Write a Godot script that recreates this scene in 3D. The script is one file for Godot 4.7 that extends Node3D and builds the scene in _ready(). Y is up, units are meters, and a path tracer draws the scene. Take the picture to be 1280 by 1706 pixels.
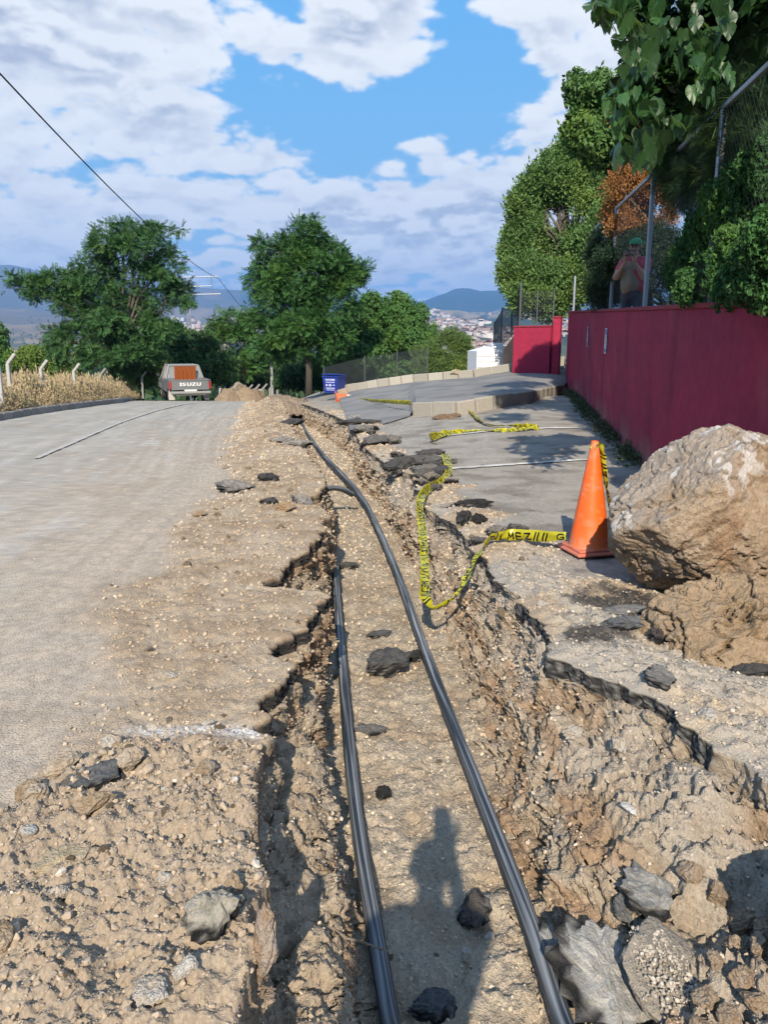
extends Node3D

var used := {}
var M := {}
var fb: FastNoiseLite
var fine: FastNoiseLite
var cell: FastNoiseLite
var block: FastNoiseLite
var rng := RandomNumberGenerator.new()
var rows := PackedFloat32Array()
var beds := []
var dirt_spots := []   # [position, normal, distance, zone] where loose stones can lie

# ---------------------------------------------------------------- naming
func numbered(called: String) -> String:
	var n: int = used.get(called, 0)
	used[called] = n + 1
	return called if n == 0 else "%s_%03d" % [called, n]

func tag(o: Node, label: String, category := "", group := "", kind := "") -> Node:
	if label: o.set_meta("label", label)
	if category: o.set_meta("category", category)
	if group: o.set_meta("group", group)
	if kind: o.set_meta("kind", kind)
	return o

func put(o: Node3D, called: String, parent: Node = null) -> Node3D:
	if parent == null:
		o.name = numbered(called)
		add_child(o, true)
	else:
		o.name = called
		parent.add_child(o, true)
	return o

func base(called: String, at: Vector3, turn := 0.0) -> Node3D:
	var o := Node3D.new()
	o.position = at
	o.rotation.y = turn
	put(o, called)
	return o

func part(called: String, mesh: Mesh, mat: Material, parent: Node = null, at := Vector3.ZERO) -> MeshInstance3D:
	var o := MeshInstance3D.new()
	o.mesh = mesh
	o.material_override = mat
	o.position = at
	put(o, called, parent)
	return o

func structure(o: Node, label := "") -> Node:
	o.set_meta("kind", "structure")
	if label: o.set_meta("label", label)
	return o

# ---------------------------------------------------------------- shapes
func tool_flat(c := Color.WHITE) -> SurfaceTool:
	var st := SurfaceTool.new()
	st.begin(Mesh.PRIMITIVE_TRIANGLES)
	st.set_smooth_group(-1)
	st.set_color(c)
	return st

func tri(st: SurfaceTool, a: Vector3, b: Vector3, c: Vector3) -> void:
	st.add_vertex(a); st.add_vertex(b); st.add_vertex(c)

func quad(st: SurfaceTool, a: Vector3, b: Vector3, c: Vector3, d: Vector3) -> void:
	tri(st, a, b, c); tri(st, a, c, d)

func done(st: SurfaceTool) -> ArrayMesh:
	st.generate_normals()
	return st.commit()

# a box with chamfered edges, seen from outside its faces run clockwise
func box(st: SurfaceTool, t: Transform3D, size: Vector3, bevel := 0.0) -> void:
	var h := size * 0.5
	bevel = minf(bevel, minf(h.x, minf(h.y, h.z)) * 0.9)
	var v := func(sx: float, sy: float, sz: float, axis: int) -> Vector3:
		var p := Vector3(h.x * sx, h.y * sy, h.z * sz)
		if axis != 0: p.x -= bevel * sx
		if axis != 1: p.y -= bevel * sy
		if axis != 2: p.z -= bevel * sz
		return t * p
	var emit := func(q: Array, out: Vector3) -> void:
		var n: Vector3 = (q[1] - q[0]).cross(q[2] - q[0])
		if n.dot(t.basis * out) > 0.0: q.reverse()
		for k in range(1, q.size() - 1): tri(st, q[0], q[k], q[k + 1])
	for s in [-1.0, 1.0]:
		emit.call([v.call(s, -1, -1, 0), v.call(s, 1, -1, 0), v.call(s, 1, 1, 0), v.call(s, -1, 1, 0)], Vector3(s, 0, 0))
		emit.call([v.call(-1, s, -1, 1), v.call(1, s, -1, 1), v.call(1, s, 1, 1), v.call(-1, s, 1, 1)], Vector3(0, s, 0))
		emit.call([v.call(-1, -1, s, 2), v.call(1, -1, s, 2), v.call(1, 1, s, 2), v.call(-1, 1, s, 2)], Vector3(0, 0, s))
	if bevel <= 0.0: return
	for a in [-1.0, 1.0]:
		for b in [-1.0, 1.0]:
			emit.call([v.call(a, b, -1, 0), v.call(a, b, 1, 0), v.call(a, b, 1, 1), v.call(a, b, -1, 1)], Vector3(a, b, 0))
			emit.call([v.call(a, -1, b, 0), v.call(a, 1, b, 0), v.call(a, 1, b, 2), v.call(a, -1, b, 2)], Vector3(a, 0, b))
			emit.call([v.call(-1, a, b, 1), v.call(1, a, b, 1), v.call(1, a, b, 2), v.call(-1, a, b, 2)], Vector3(0, a, b))
			for c in [-1.0, 1.0]:
				emit.call([v.call(a, b, c, 0), v.call(a, b, c, 1), v.call(a, b, c, 2)], Vector3(a, b, c))

func at(p: Vector3, turn := 0.0) -> Transform3D:
	return Transform3D(Basis(Vector3.UP, turn), p)

# a tube along points with a radius each
func tube(st: SurfaceTool, pts: PackedVector3Array, radii: Array, sides := 6, cap := true) -> void:
	var rings := []
	var up := Vector3(0.13, 1, 0.21)
	for i in pts.size():
		var t: Vector3 = (pts[mini(i + 1, pts.size() - 1)] - pts[maxi(i - 1, 0)]).normalized()
		var s := t.cross(up)
		if s.length() < 0.05: s = t.cross(Vector3(1, 0, 0.3))
		s = s.normalized()
		up = s.cross(t)
		var ring := []
		for k in sides:
			var a := TAU * k / sides
			ring.append(pts[i] + (s * cos(a) + up * sin(a)) * float(radii[mini(i, radii.size() - 1)]))
		rings.append(ring)
	for i in pts.size() - 1:
		for k in sides:
			var m := (k + 1) % sides
			quad(st, rings[i][k], rings[i][m], rings[i + 1][m], rings[i + 1][k])
	if cap:
		for k in range(1, sides - 1):
			tri(st, rings[0][0], rings[0][k + 1], rings[0][k])
			tri(st, rings[-1][0], rings[-1][k], rings[-1][k + 1])

# a body of revolution round y: profile points are (radius, height)
func lathe(st: SurfaceTool, t: Transform3D, profile: PackedVector2Array, sides := 24) -> void:
	for i in profile.size() - 1:
		for k in sides:
			var a := TAU * k / sides
			var b := TAU * (k + 1) / sides
			var p := profile[i]
			var q := profile[i + 1]
			quad(st, t * Vector3(cos(a) * p.x, p.y, sin(a) * p.x), t * Vector3(cos(a) * q.x, q.y, sin(a) * q.x), t * Vector3(cos(b) * q.x, q.y, sin(b) * q.x), t * Vector3(cos(b) * p.x, p.y, sin(b) * p.x))

# a sheet of nx by ny points with smooth normals; columns run to the right, rows away from the viewer
func grid(P: PackedVector3Array, C: PackedColorArray, nx: int, ny: int, uv := PackedVector2Array()) -> ArrayMesh:
	var N := PackedVector3Array()
	N.resize(P.size())
	for j in ny:
		var j0 := maxi(j - 1, 0) * nx
		var j1 := mini(j + 1, ny - 1) * nx
		var r := j * nx
		for i in nx:
			var di := P[r + mini(i + 1, nx - 1)] - P[r + maxi(i - 1, 0)]
			var dj := P[j1 + i] - P[j0 + i]
			N[r + i] = di.cross(dj).normalized()
	var I := PackedInt32Array()
	I.resize((nx - 1) * (ny - 1) * 6)
	var k := 0
	for j in ny - 1:
		for i in nx - 1:
			var a := j * nx + i
			I[k] = a; I[k + 1] = a + nx; I[k + 2] = a + nx + 1
			I[k + 3] = a; I[k + 4] = a + nx + 1; I[k + 5] = a + 1
			k += 6
	var arr := []
	arr.resize(Mesh.ARRAY_MAX)
	arr[Mesh.ARRAY_VERTEX] = P
	arr[Mesh.ARRAY_NORMAL] = N
	if C.size() == P.size(): arr[Mesh.ARRAY_COLOR] = C
	if uv.size(): arr[Mesh.ARRAY_TEX_UV] = uv
	arr[Mesh.ARRAY_INDEX] = I
	var m := ArrayMesh.new()
	m.add_surface_from_arrays(Mesh.PRIMITIVE_TRIANGLES, arr)
	return m

# a stone: a sphere of rings cut by random planes and roughened; colour(p, n) may paint it
func rock(sd: int, r: Vector3, nx := 18, ny := 11, cuts := 9, rough := 0.06, freq := 2.0, low := 0.62, paint = null, flat := false) -> ArrayMesh:
	var g := RandomNumberGenerator.new()
	g.seed = sd
	var planes := []
	for k in cuts:
		var n := Vector3(g.randfn(), g.randfn(), g.randfn()).normalized()
		planes.append([n, g.randf_range(low, 0.95)])
	var P := PackedVector3Array()
	var C := PackedColorArray()
	var off := Vector3(sd * 3.7, sd * 1.3, sd * 2.1)
	for j in ny + 1:
		var phi := PI * j / ny
		for i in nx + 1:
			var th := TAU * (i % nx) / nx
			var d := Vector3(sin(phi) * cos(th), -cos(phi), -sin(phi) * sin(th))
			var p := d
			for c in planes:
				var over: float = p.dot(c[0]) - c[1]
				if over > 0.0: p -= c[0] * over
			var q := p * freq + off
			p += d * (fb.get_noise_3dv(q) * rough * 2.0 + fine.get_noise_3dv(q * 3.0) * rough * 0.6)
			p *= r
			P.append(p)
			C.append(paint.call(p, d) if paint != null else Color.WHITE)
	if not flat: return grid(P, C, nx + 1, ny + 1)
	var st := tool_flat()
	for j in ny:
		for i in nx:
			var a := j * (nx + 1) + i
			for k in [a, a + nx + 1, a + nx + 2, a, a + nx + 2, a + 1]:
				st.set_color(C[k])
				st.add_vertex(P[k])
	return done(st)

func tab(t: Array, d: float) -> float:
	if d <= t[0]: return t[1]
	var n := t.size()
	for i in range(2, n, 2):
		if d <= t[i]:
			return lerpf(t[i - 1], t[i + 1], (d - t[i - 2]) / (t[i] - t[i - 2]))
	return t[n - 1]

func mul(c: Color, k: float) -> Color:
	return Color(c.r * k, c.g * k, c.b * k)

func scatter(called: String, mesh: Mesh, mat: Material, places: Array, colors: Array, parent: Node = null) -> MultiMeshInstance3D:
	var mm := MultiMesh.new()
	mm.transform_format = MultiMesh.TRANSFORM_3D
	mm.use_colors = true
	mm.mesh = mesh
	mm.instance_count = places.size()
	for i in places.size():
		mm.set_instance_transform(i, places[i])
		mm.set_instance_color(i, colors[i])
	var o := MultiMeshInstance3D.new()
	o.multimesh = mm
	o.material_override = mat
	put(o, called, parent)
	o.set_meta("kind", "stuff")
	return o

# ---------------------------------------------------------------- materials
func noise(sd: int, freq: float, octaves := 5, type := FastNoiseLite.TYPE_SIMPLEX_SMOOTH) -> FastNoiseLite:
	var n := FastNoiseLite.new()
	n.seed = sd
	n.noise_type = type
	n.frequency = freq
	n.fractal_type = FastNoiseLite.FRACTAL_FBM if octaves > 1 else FastNoiseLite.FRACTAL_NONE
	n.fractal_octaves = octaves
	return n

func noise_map(n: FastNoiseLite, lo: float, hi: float, size := 1024, mid := 0.5) -> NoiseTexture2D:
	var t := NoiseTexture2D.new()
	t.width = size
	t.height = size
	t.seamless = true
	t.noise = n
	var ramp := Gradient.new()
	ramp.offsets = PackedFloat32Array([0.0, mid, 1.0])
	ramp.colors = PackedColorArray([Color(lo, lo, lo), Color((lo + hi) / 2, (lo + hi) / 2, (lo + hi) / 2), Color(hi, hi, hi)])
	t.color_ramp = ramp
	return t

func plain(c: Color, rough := 0.8, metal := 0.0, vertex := false) -> StandardMaterial3D:
	var m := StandardMaterial3D.new()
	m.albedo_color = c.linear_to_srgb()
	m.roughness = rough
	m.metallic = metal
	m.vertex_color_use_as_albedo = vertex
	return m

func earthy(scale: float, tex: Texture2D, bump: Texture2D, relief: float, rough := 0.95) -> StandardMaterial3D:
	var m := plain(Color.WHITE, rough, 0.0, true)
	m.metallic_specular = 0.25
	m.albedo_texture = tex
	m.heightmap_enabled = true
	m.heightmap_texture = bump
	m.heightmap_scale = relief
	m.uv1_triplanar = true
	m.uv1_scale = Vector3.ONE * scale
	return m

func materials() -> void:
	fb = noise(11, 1.0, 4)
	fine = noise(23, 1.0, 2)
	cell = noise(31, 1.0, 1, FastNoiseLite.TYPE_CELLULAR)
	cell.cellular_return_type = FastNoiseLite.RETURN_DISTANCE
	block = noise(37, 1.0, 1, FastNoiseLite.TYPE_CELLULAR)
	block.cellular_return_type = FastNoiseLite.RETURN_CELL_VALUE
	var grain := noise(5, 0.02, 6)
	grain.fractal_gain = 0.75
	var grit := noise(6, 0.07, 3, FastNoiseLite.TYPE_CELLULAR)
	grit.cellular_return_type = FastNoiseLite.RETURN_DISTANCE
	var t_grain := noise_map(grain, 0.68, 1.0)
	var t_grit := noise_map(grit, 1.0, 0.62)
	var h_grain := noise_map(grain, 0.0, 1.0)
	var h_grit := noise_map(grit, 1.0, 0.0)
	M.dirt = earthy(1.7, t_grain, h_grain, 2.2)
	M.road = earthy(1.35, t_grit, h_grit, 0.5, 0.9)
	M.rock = earthy(2.1, t_grain, h_grain, 1.6, 0.9)
	M.asphalt = earthy(3.1, t_grain, h_grain, 0.8, 0.8)
	M.paving = earthy(1.6, t_grain, h_grit, 0.6, 0.85)
	M.leaf_dark = plain(Color(0.020, 0.055, 0.015), 0.45)
	M.leaf_green = plain(Color(0.030, 0.085, 0.022), 0.45)
	for k in ["leaf_dark", "leaf_green"]:
		M[k].backlight_enabled = true
		M[k].backlight = Color(0.35, 0.45, 0.2)
	M.concrete = earthy(1.3, t_grain, h_grain, 0.4, 0.9)
	M.gravel = plain(Color.WHITE, 0.9, 0.0, true)
	M.gravel.metallic_specular = 0.3
	M.paint = plain(Color.WHITE, 0.6, 0.0, true)
	M.render_wall = earthy(0.8, noise_map(noise(8, 0.006, 6), 0.86, 1.0), h_grain, 0.25, 0.75)
	M.metal = plain(Color(0.30, 0.32, 0.35), 0.45, 0.6)
	M.dark_metal = plain(Color(0.08, 0.09, 0.10), 0.55, 0.4)
	M.bark = earthy(3.0, t_grain, h_grain, 1.5, 0.95)
	M.leaf = plain(Color.WHITE, 0.55, 0.0, true)
	M.leaf.backlight_enabled = true
	M.leaf.backlight = Color(0.55, 0.62, 0.3)
	M.leaf.metallic_specular = 0.4
	M.straw = plain(Color.WHITE, 0.8, 0.0, true)
	M.straw.backlight_enabled = true
	M.straw.backlight = Color(0.4, 0.38, 0.3)
	M.cable = plain(Color(0.022, 0.026, 0.032), 0.55)
	M.rubber = plain(Color(0.03, 0.03, 0.032), 0.8)
	M.glass = plain(Color(0.05, 0.07, 0.08), 0.08)
	M.cloth = plain(Color.WHITE, 0.9, 0.0, true)
	M.skin = plain(Color.WHITE, 0.6, 0.0, true)
	M.land = plain(Color.WHITE, 1.0, 0.0, true)
	M.land.metallic_specular = 0.1

# ---------------------------------------------------------------- sky
const CENTRES = [
	[600, 205, 250, 62, -0.62], [790, 85, 75, 80, -0.55], [430, 130, 95, 60, -0.42], [250, 282, 95, 24, -0.4], [330, 392, 60, 24, -0.3], [500, 300, 120, 30, -0.3], [480, 12, 60, 26, -0.4],
	[590, 70, 95, 70, 0.55], [150, 130, 230, 130, 0.4], [300, 235, 110, 50, 0.3], [930, 240, 130, 130, 0.42], [900, 40, 90, 40, 0.25], [640, 345, 320, 42, 0.42], [455, 268, 62, 24, 0.5], [760, 420, 260, 60, 0.3], [60, 400, 170, 80, 0.35], [680, 240, 40, 14, 0.3], [240, 60, 130, 60, 0.3], [340, 250, 70, 50, 0.25],
]

func cloud(dir: Vector3, y: float, nn: FastNoiseLite, big: FastNoiseLite, puff: FastNoiseLite) -> float:
	var q := Vector3(dir.x, 0, dir.z) / (y + 0.24)
	q.y = y * 2.6
	return big.get_noise_3dv(q * 1.1) * 0.40 + nn.get_noise_3dv(q * 2.9) * 0.50 - puff.get_noise_3dv(q * 4.4) * 0.42

func sky_color(dir: Vector3, ways: Array, nn: FastNoiseLite, big: FastNoiseLite, puff: FastNoiseLite) -> Color:
	var y := maxf(dir.y, 0.0)
	var blue := Color(0.14, 0.38, 0.625).lerp(Color(0.06, 0.27, 0.62), clampf(y * 1.5, 0.0, 1.0))
	blue = blue.lerp(Color(0.42, 0.52, 0.60), exp(-y * 9.0))
	var bias := 0.0
	for w in ways:
		var dp: float = dir.dot(w[0])
		if dp < 0.6: continue
		var a: float = dir.dot(w[1]) / dp
		var b: float = dir.dot(w[2]) / dp
		var g: float = (a * a) / (w[3] * w[3]) + (b * b) / (w[4] * w[4])
		if g < 6.0: bias += w[5] * exp(-g * 0.7)
	var here := cloud(dir, y, nn, big, puff)
	var cover := here + bias + 0.15
	var wisp := nn.get_noise_3d(dir.x * 23.0, dir.y * 30.0, dir.z * 23.0)
	cover += wisp * 0.07
	var a2 := smoothstep(-0.06, 0.19, cover)
	if a2 <= 0.0: return blue
	var up := Vector3(dir.x, dir.y + 0.016, dir.z).normalized()
	var above := cloud(up, maxf(up.y, 0.0), nn, big, puff)
	var lit := clampf(0.60 + (here - above) * 3.0 + wisp * 0.35, 0.0, 1.0)
	var thick := smoothstep(0.08, 0.75, cover)
	var c := Color(0.67, 0.69, 0.70).lerp(Color(0.35, 0.39, 0.47), clampf(thick * 0.9 * (1.12 - lit) + (1.0 - lit) * 0.18, 0.0, 1.0))
	c = c.lerp(Color(0.45, 0.52, 0.59), exp(-y * 9.0) * 0.5)
	return blue.lerp(c, a2)

func pixel_way(u: float, v: float) -> Vector3:   # the direction of a place in the sky, from the photograph
	var p := -0.215939   # the lens looks 12.4 degrees down
	return (Basis(Vector3.RIGHT, p) * Vector3((u - 640.0) / 1281.0, (853.0 - v) / 1281.0, -1.0)).normalized()

func make_sky() -> PanoramaSkyMaterial:
	var nn := noise(71, 1.0, 8)
	nn.fractal_gain = 0.58
	var big := noise(72, 0.7, 3)
	var puff := noise(73, 1.0, 5)
	puff.fractal_type = FastNoiseLite.FRACTAL_RIDGED
	var ways := []
	for c in CENTRES:
		var d := pixel_way(c[0], c[1])
		var s := d.cross(Vector3.UP).normalized()
		ways.append([d, s, s.cross(d), c[2] / 1281.0, c[3] / 1281.0, c[4]])
	var W := 4096
	var H := 2048
	var f := func(px: float, py: float, w: float, h: float) -> Color:
		var az := px / w * TAU   # the left edge of a panorama looks along -z
		var el := (0.5 - py / h) * PI
		var dir := Vector3(sin(az) * cos(el), sin(el), -cos(az) * cos(el))
		return sky_color(dir, ways, nn, big, puff)
	var small := Image.create(512, 256, false, Image.FORMAT_RGBF)
	for y in 256:
		for x in 512:
			small.set_pixel(x, y, f.call(x + 0.5, y + 0.5, 512.0, 256.0) if y < 132 else Color(0.32, 0.30, 0.26))
	small.resize(W, H, Image.INTERPOLATE_BILINEAR)
	var half := int(W * 34.0 / 360.0)
	var y0 := int(H * (0.5 - 33.0 / 180.0))
	for y in range(y0, H / 2 + 8):
		for k in range(-half, half):
			var x := (k + W) % W
			small.set_pixel(x, y, f.call(x + 0.5, y + 0.5, float(W), float(H)))
	var m := PanoramaSkyMaterial.new()
	m.panorama = ImageTexture.create_from_image(small)
	return m

func _ready() -> void:
	# camera: a phone held upright at eye height, tilted 12.4 degrees down
	var cam := Camera3D.new()
	cam.name = "camera"
	cam.fov = 67.32
	cam.near = 0.05
	cam.far = 20000.0
	cam.position = Vector3(0, 1.6, 0)
	cam.rotation = Vector3(-0.215939, 0, 0)
	add_child(cam)
	cam.current = true
	materials()
	var env := Environment.new()
	env.background_mode = Environment.BG_SKY
	var sky := Sky.new()
	sky.sky_material = make_sky()
	env.sky = sky
	env.background_energy_multiplier = 1.0
	env.tonemap_mode = Environment.TONE_MAPPER_LINEAR
	env.tonemap_exposure = 1.55
	env.sdfgi_enabled = true
	env.ssao_enabled = true
	env.ssil_enabled = true
	env.fog_enabled = true
	env.fog_density = 0.00017
	env.fog_light_color = Color(0.5, 0.72, 1.0)
	var we := WorldEnvironment.new()
	we.name = "environment"
	we.environment = env
	add_child(we)
	var sun := DirectionalLight3D.new()
	sun.name = "sun"
	sun.light_energy = 1.6
	sun.light_color = Color(1.0, 0.945, 0.86)
	sun.light_angular_distance = 0.53
	sun.shadow_enabled = true
	sun.basis = Basis.looking_at(pixel_way(735, 1350), Vector3.UP)
	add_child(sun)
	# the ground and what is built on it
	lay_ground()
	far_land()
	kerbs_and_paving()
	red_wall()
	planting()
	# things
	boulder()
	cables()
	cones_and_tape()
	stones()
	pickup()
	site_things()
	person_on_wall()
	photographer()
	loose_stones()
# ---------------------------------------------------------------- the ground
# distance ahead, value pairs
const LIP_L := [0.5, -0.33, 1.55, -0.35, 1.75, -0.335, 1.97, -0.37, 2.25, -0.42, 2.5, -0.43, 2.77, -0.476, 2.93, -0.50, 2.98, -0.60, 3.08, -0.5, 3.25, -0.545, 3.64, -0.46, 3.8, -0.63, 3.97, -0.6, 4.24, -0.42, 4.78, -0.37, 4.93, -0.81, 5.5, -0.68, 6.2, -0.55, 7.0, -0.53, 7.4, -0.56, 7.7, -0.8, 8.3, -0.7, 9.08, -0.68, 10.0, -0.87, 12.5, -1.37, 17.25, -2.15, 24.0, -3.1, 32.0, -4.25, 48.0, -7.0]
const LIP_LS := [0.5, -0.33, 1.55, -0.35, 2.5, -0.43, 3.25, -0.5, 4.78, -0.5, 6.2, -0.58, 7.4, -0.62, 9.08, -0.72, 10.0, -0.87, 12.5, -1.37, 17.25, -2.15, 24.0, -3.1, 32.0, -4.25, 48.0, -7.0]
const LIP_R := [0.5, 1.3, 1.4, 1.13, 2.0, 1.2, 2.13, 1.3, 2.22, 1.52, 2.4, 1.62, 2.6, 1.44, 2.82, 1.35, 3.24, 1.26, 3.5, 1.06, 3.8, 0.885, 4.55, 0.9, 5.4, 0.75, 6.6, 0.69, 7.1, 0.5, 8.0, 0.38, 9.45, 0.37, 10.45, 0.0, 12.45, -0.39, 16.3, -0.64, 19.3, -1.35, 26.6, -2.88, 32.0, -3.9, 48.0, -6.5]
const FLOOR_L := [0.5, 0.0, 2.14, -0.08, 2.73, -0.184, 3.9, -0.37, 5.75, -0.476, 8.6, -0.59, 10.2, -0.777, 14.0, -1.216, 21.4, -2.3, 32.0, -3.95, 48.0, -6.65]
const FLOOR_R := [0.5, 0.55, 2.14, 0.582, 2.73, 0.588, 3.9, 0.604, 5.16, 0.56, 7.4, 0.36, 10.2, 0.0, 15.7, -0.72, 21.0, -1.75, 32.0, -4.0, 48.0, -6.55]
const SHELF := [0.5, -0.1, 2.28, -0.134, 2.49, -0.177, 3.09, -0.294, 3.65, -0.347, 4.24, -0.44, 4.76, -0.5, 5.55, -0.455, 6.34, -0.474, 7.37, -0.564, 9.0, -0.64, 10.0, -0.82, 12.5, -1.31, 17.25, -2.08, 24.0, -3.0, 32.0, -4.15, 48.0, -6.9]
const MID_R := [0.5, 1.05, 1.5, 1.02, 2.0, 0.98, 2.3, 0.95, 2.45, 0.86, 2.6, 0.76, 3.09, 0.75, 3.65, 0.8, 4.4, 0.774, 5.4, 0.69, 6.7, 0.49, 8.75, 0.14, 10.2, 0.04, 12.45, -0.42, 16.3, -0.68, 19.3, -1.4, 26.6, -2.93, 32.0, -3.95, 48.0, -6.52]
const MID_RY := [0.5, -0.4, 2.0, -0.42, 2.3, -0.42, 2.6, -0.3, 48.0, -0.3]
const TOP_R := [0.5, 1.35, 1.4, 1.25, 2.0, 1.35, 2.13, 1.5, 2.25, 1.74, 2.42, 1.78, 2.58, 1.5, 2.7, 1.31, 3.2, 1.2, 3.5, 1.02, 3.8, 0.86, 4.55, 0.87, 5.4, 0.73, 6.6, 0.66, 8.0, 0.35, 9.45, 0.33, 10.45, -0.02, 12.45, -0.41, 16.3, -0.66, 19.3, -1.37, 26.6, -2.9, 32.0, -3.92, 48.0, -6.51]
const TOP_RY := [0.5, -0.24, 2.0, -0.26, 2.25, -0.3, 2.45, -0.24, 2.6, -0.13, 48.0, -0.13]

func crest(d: float) -> float:
	if d < 10.0: return 0.0
	if d < 45.0: return -0.0015 * (d - 10.0) * (d - 10.0)
	return -1.8375 - 0.105 * (d - 45.0)

func ground(x: float, z: float) -> float:
	var d := -z
	var w := smoothstep(-0.3, 3.6, x - tab(LIP_R, d))
	var rise := 0.03 * clampf(d - 8.0, 0.0, 11.0) - 0.05 * maxf(0.0, d - 19.0)
	return lerpf(crest(d), rise, w)

func mound(x: float, d: float) -> float:
	return smoothstep(0.0, 0.3, 2.95 - 2.2 * maxf(0.0, -x - 1.05) + 0.12 * fb.get_noise_2d(x * 4.0, d * 4.0) - d)

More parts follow.
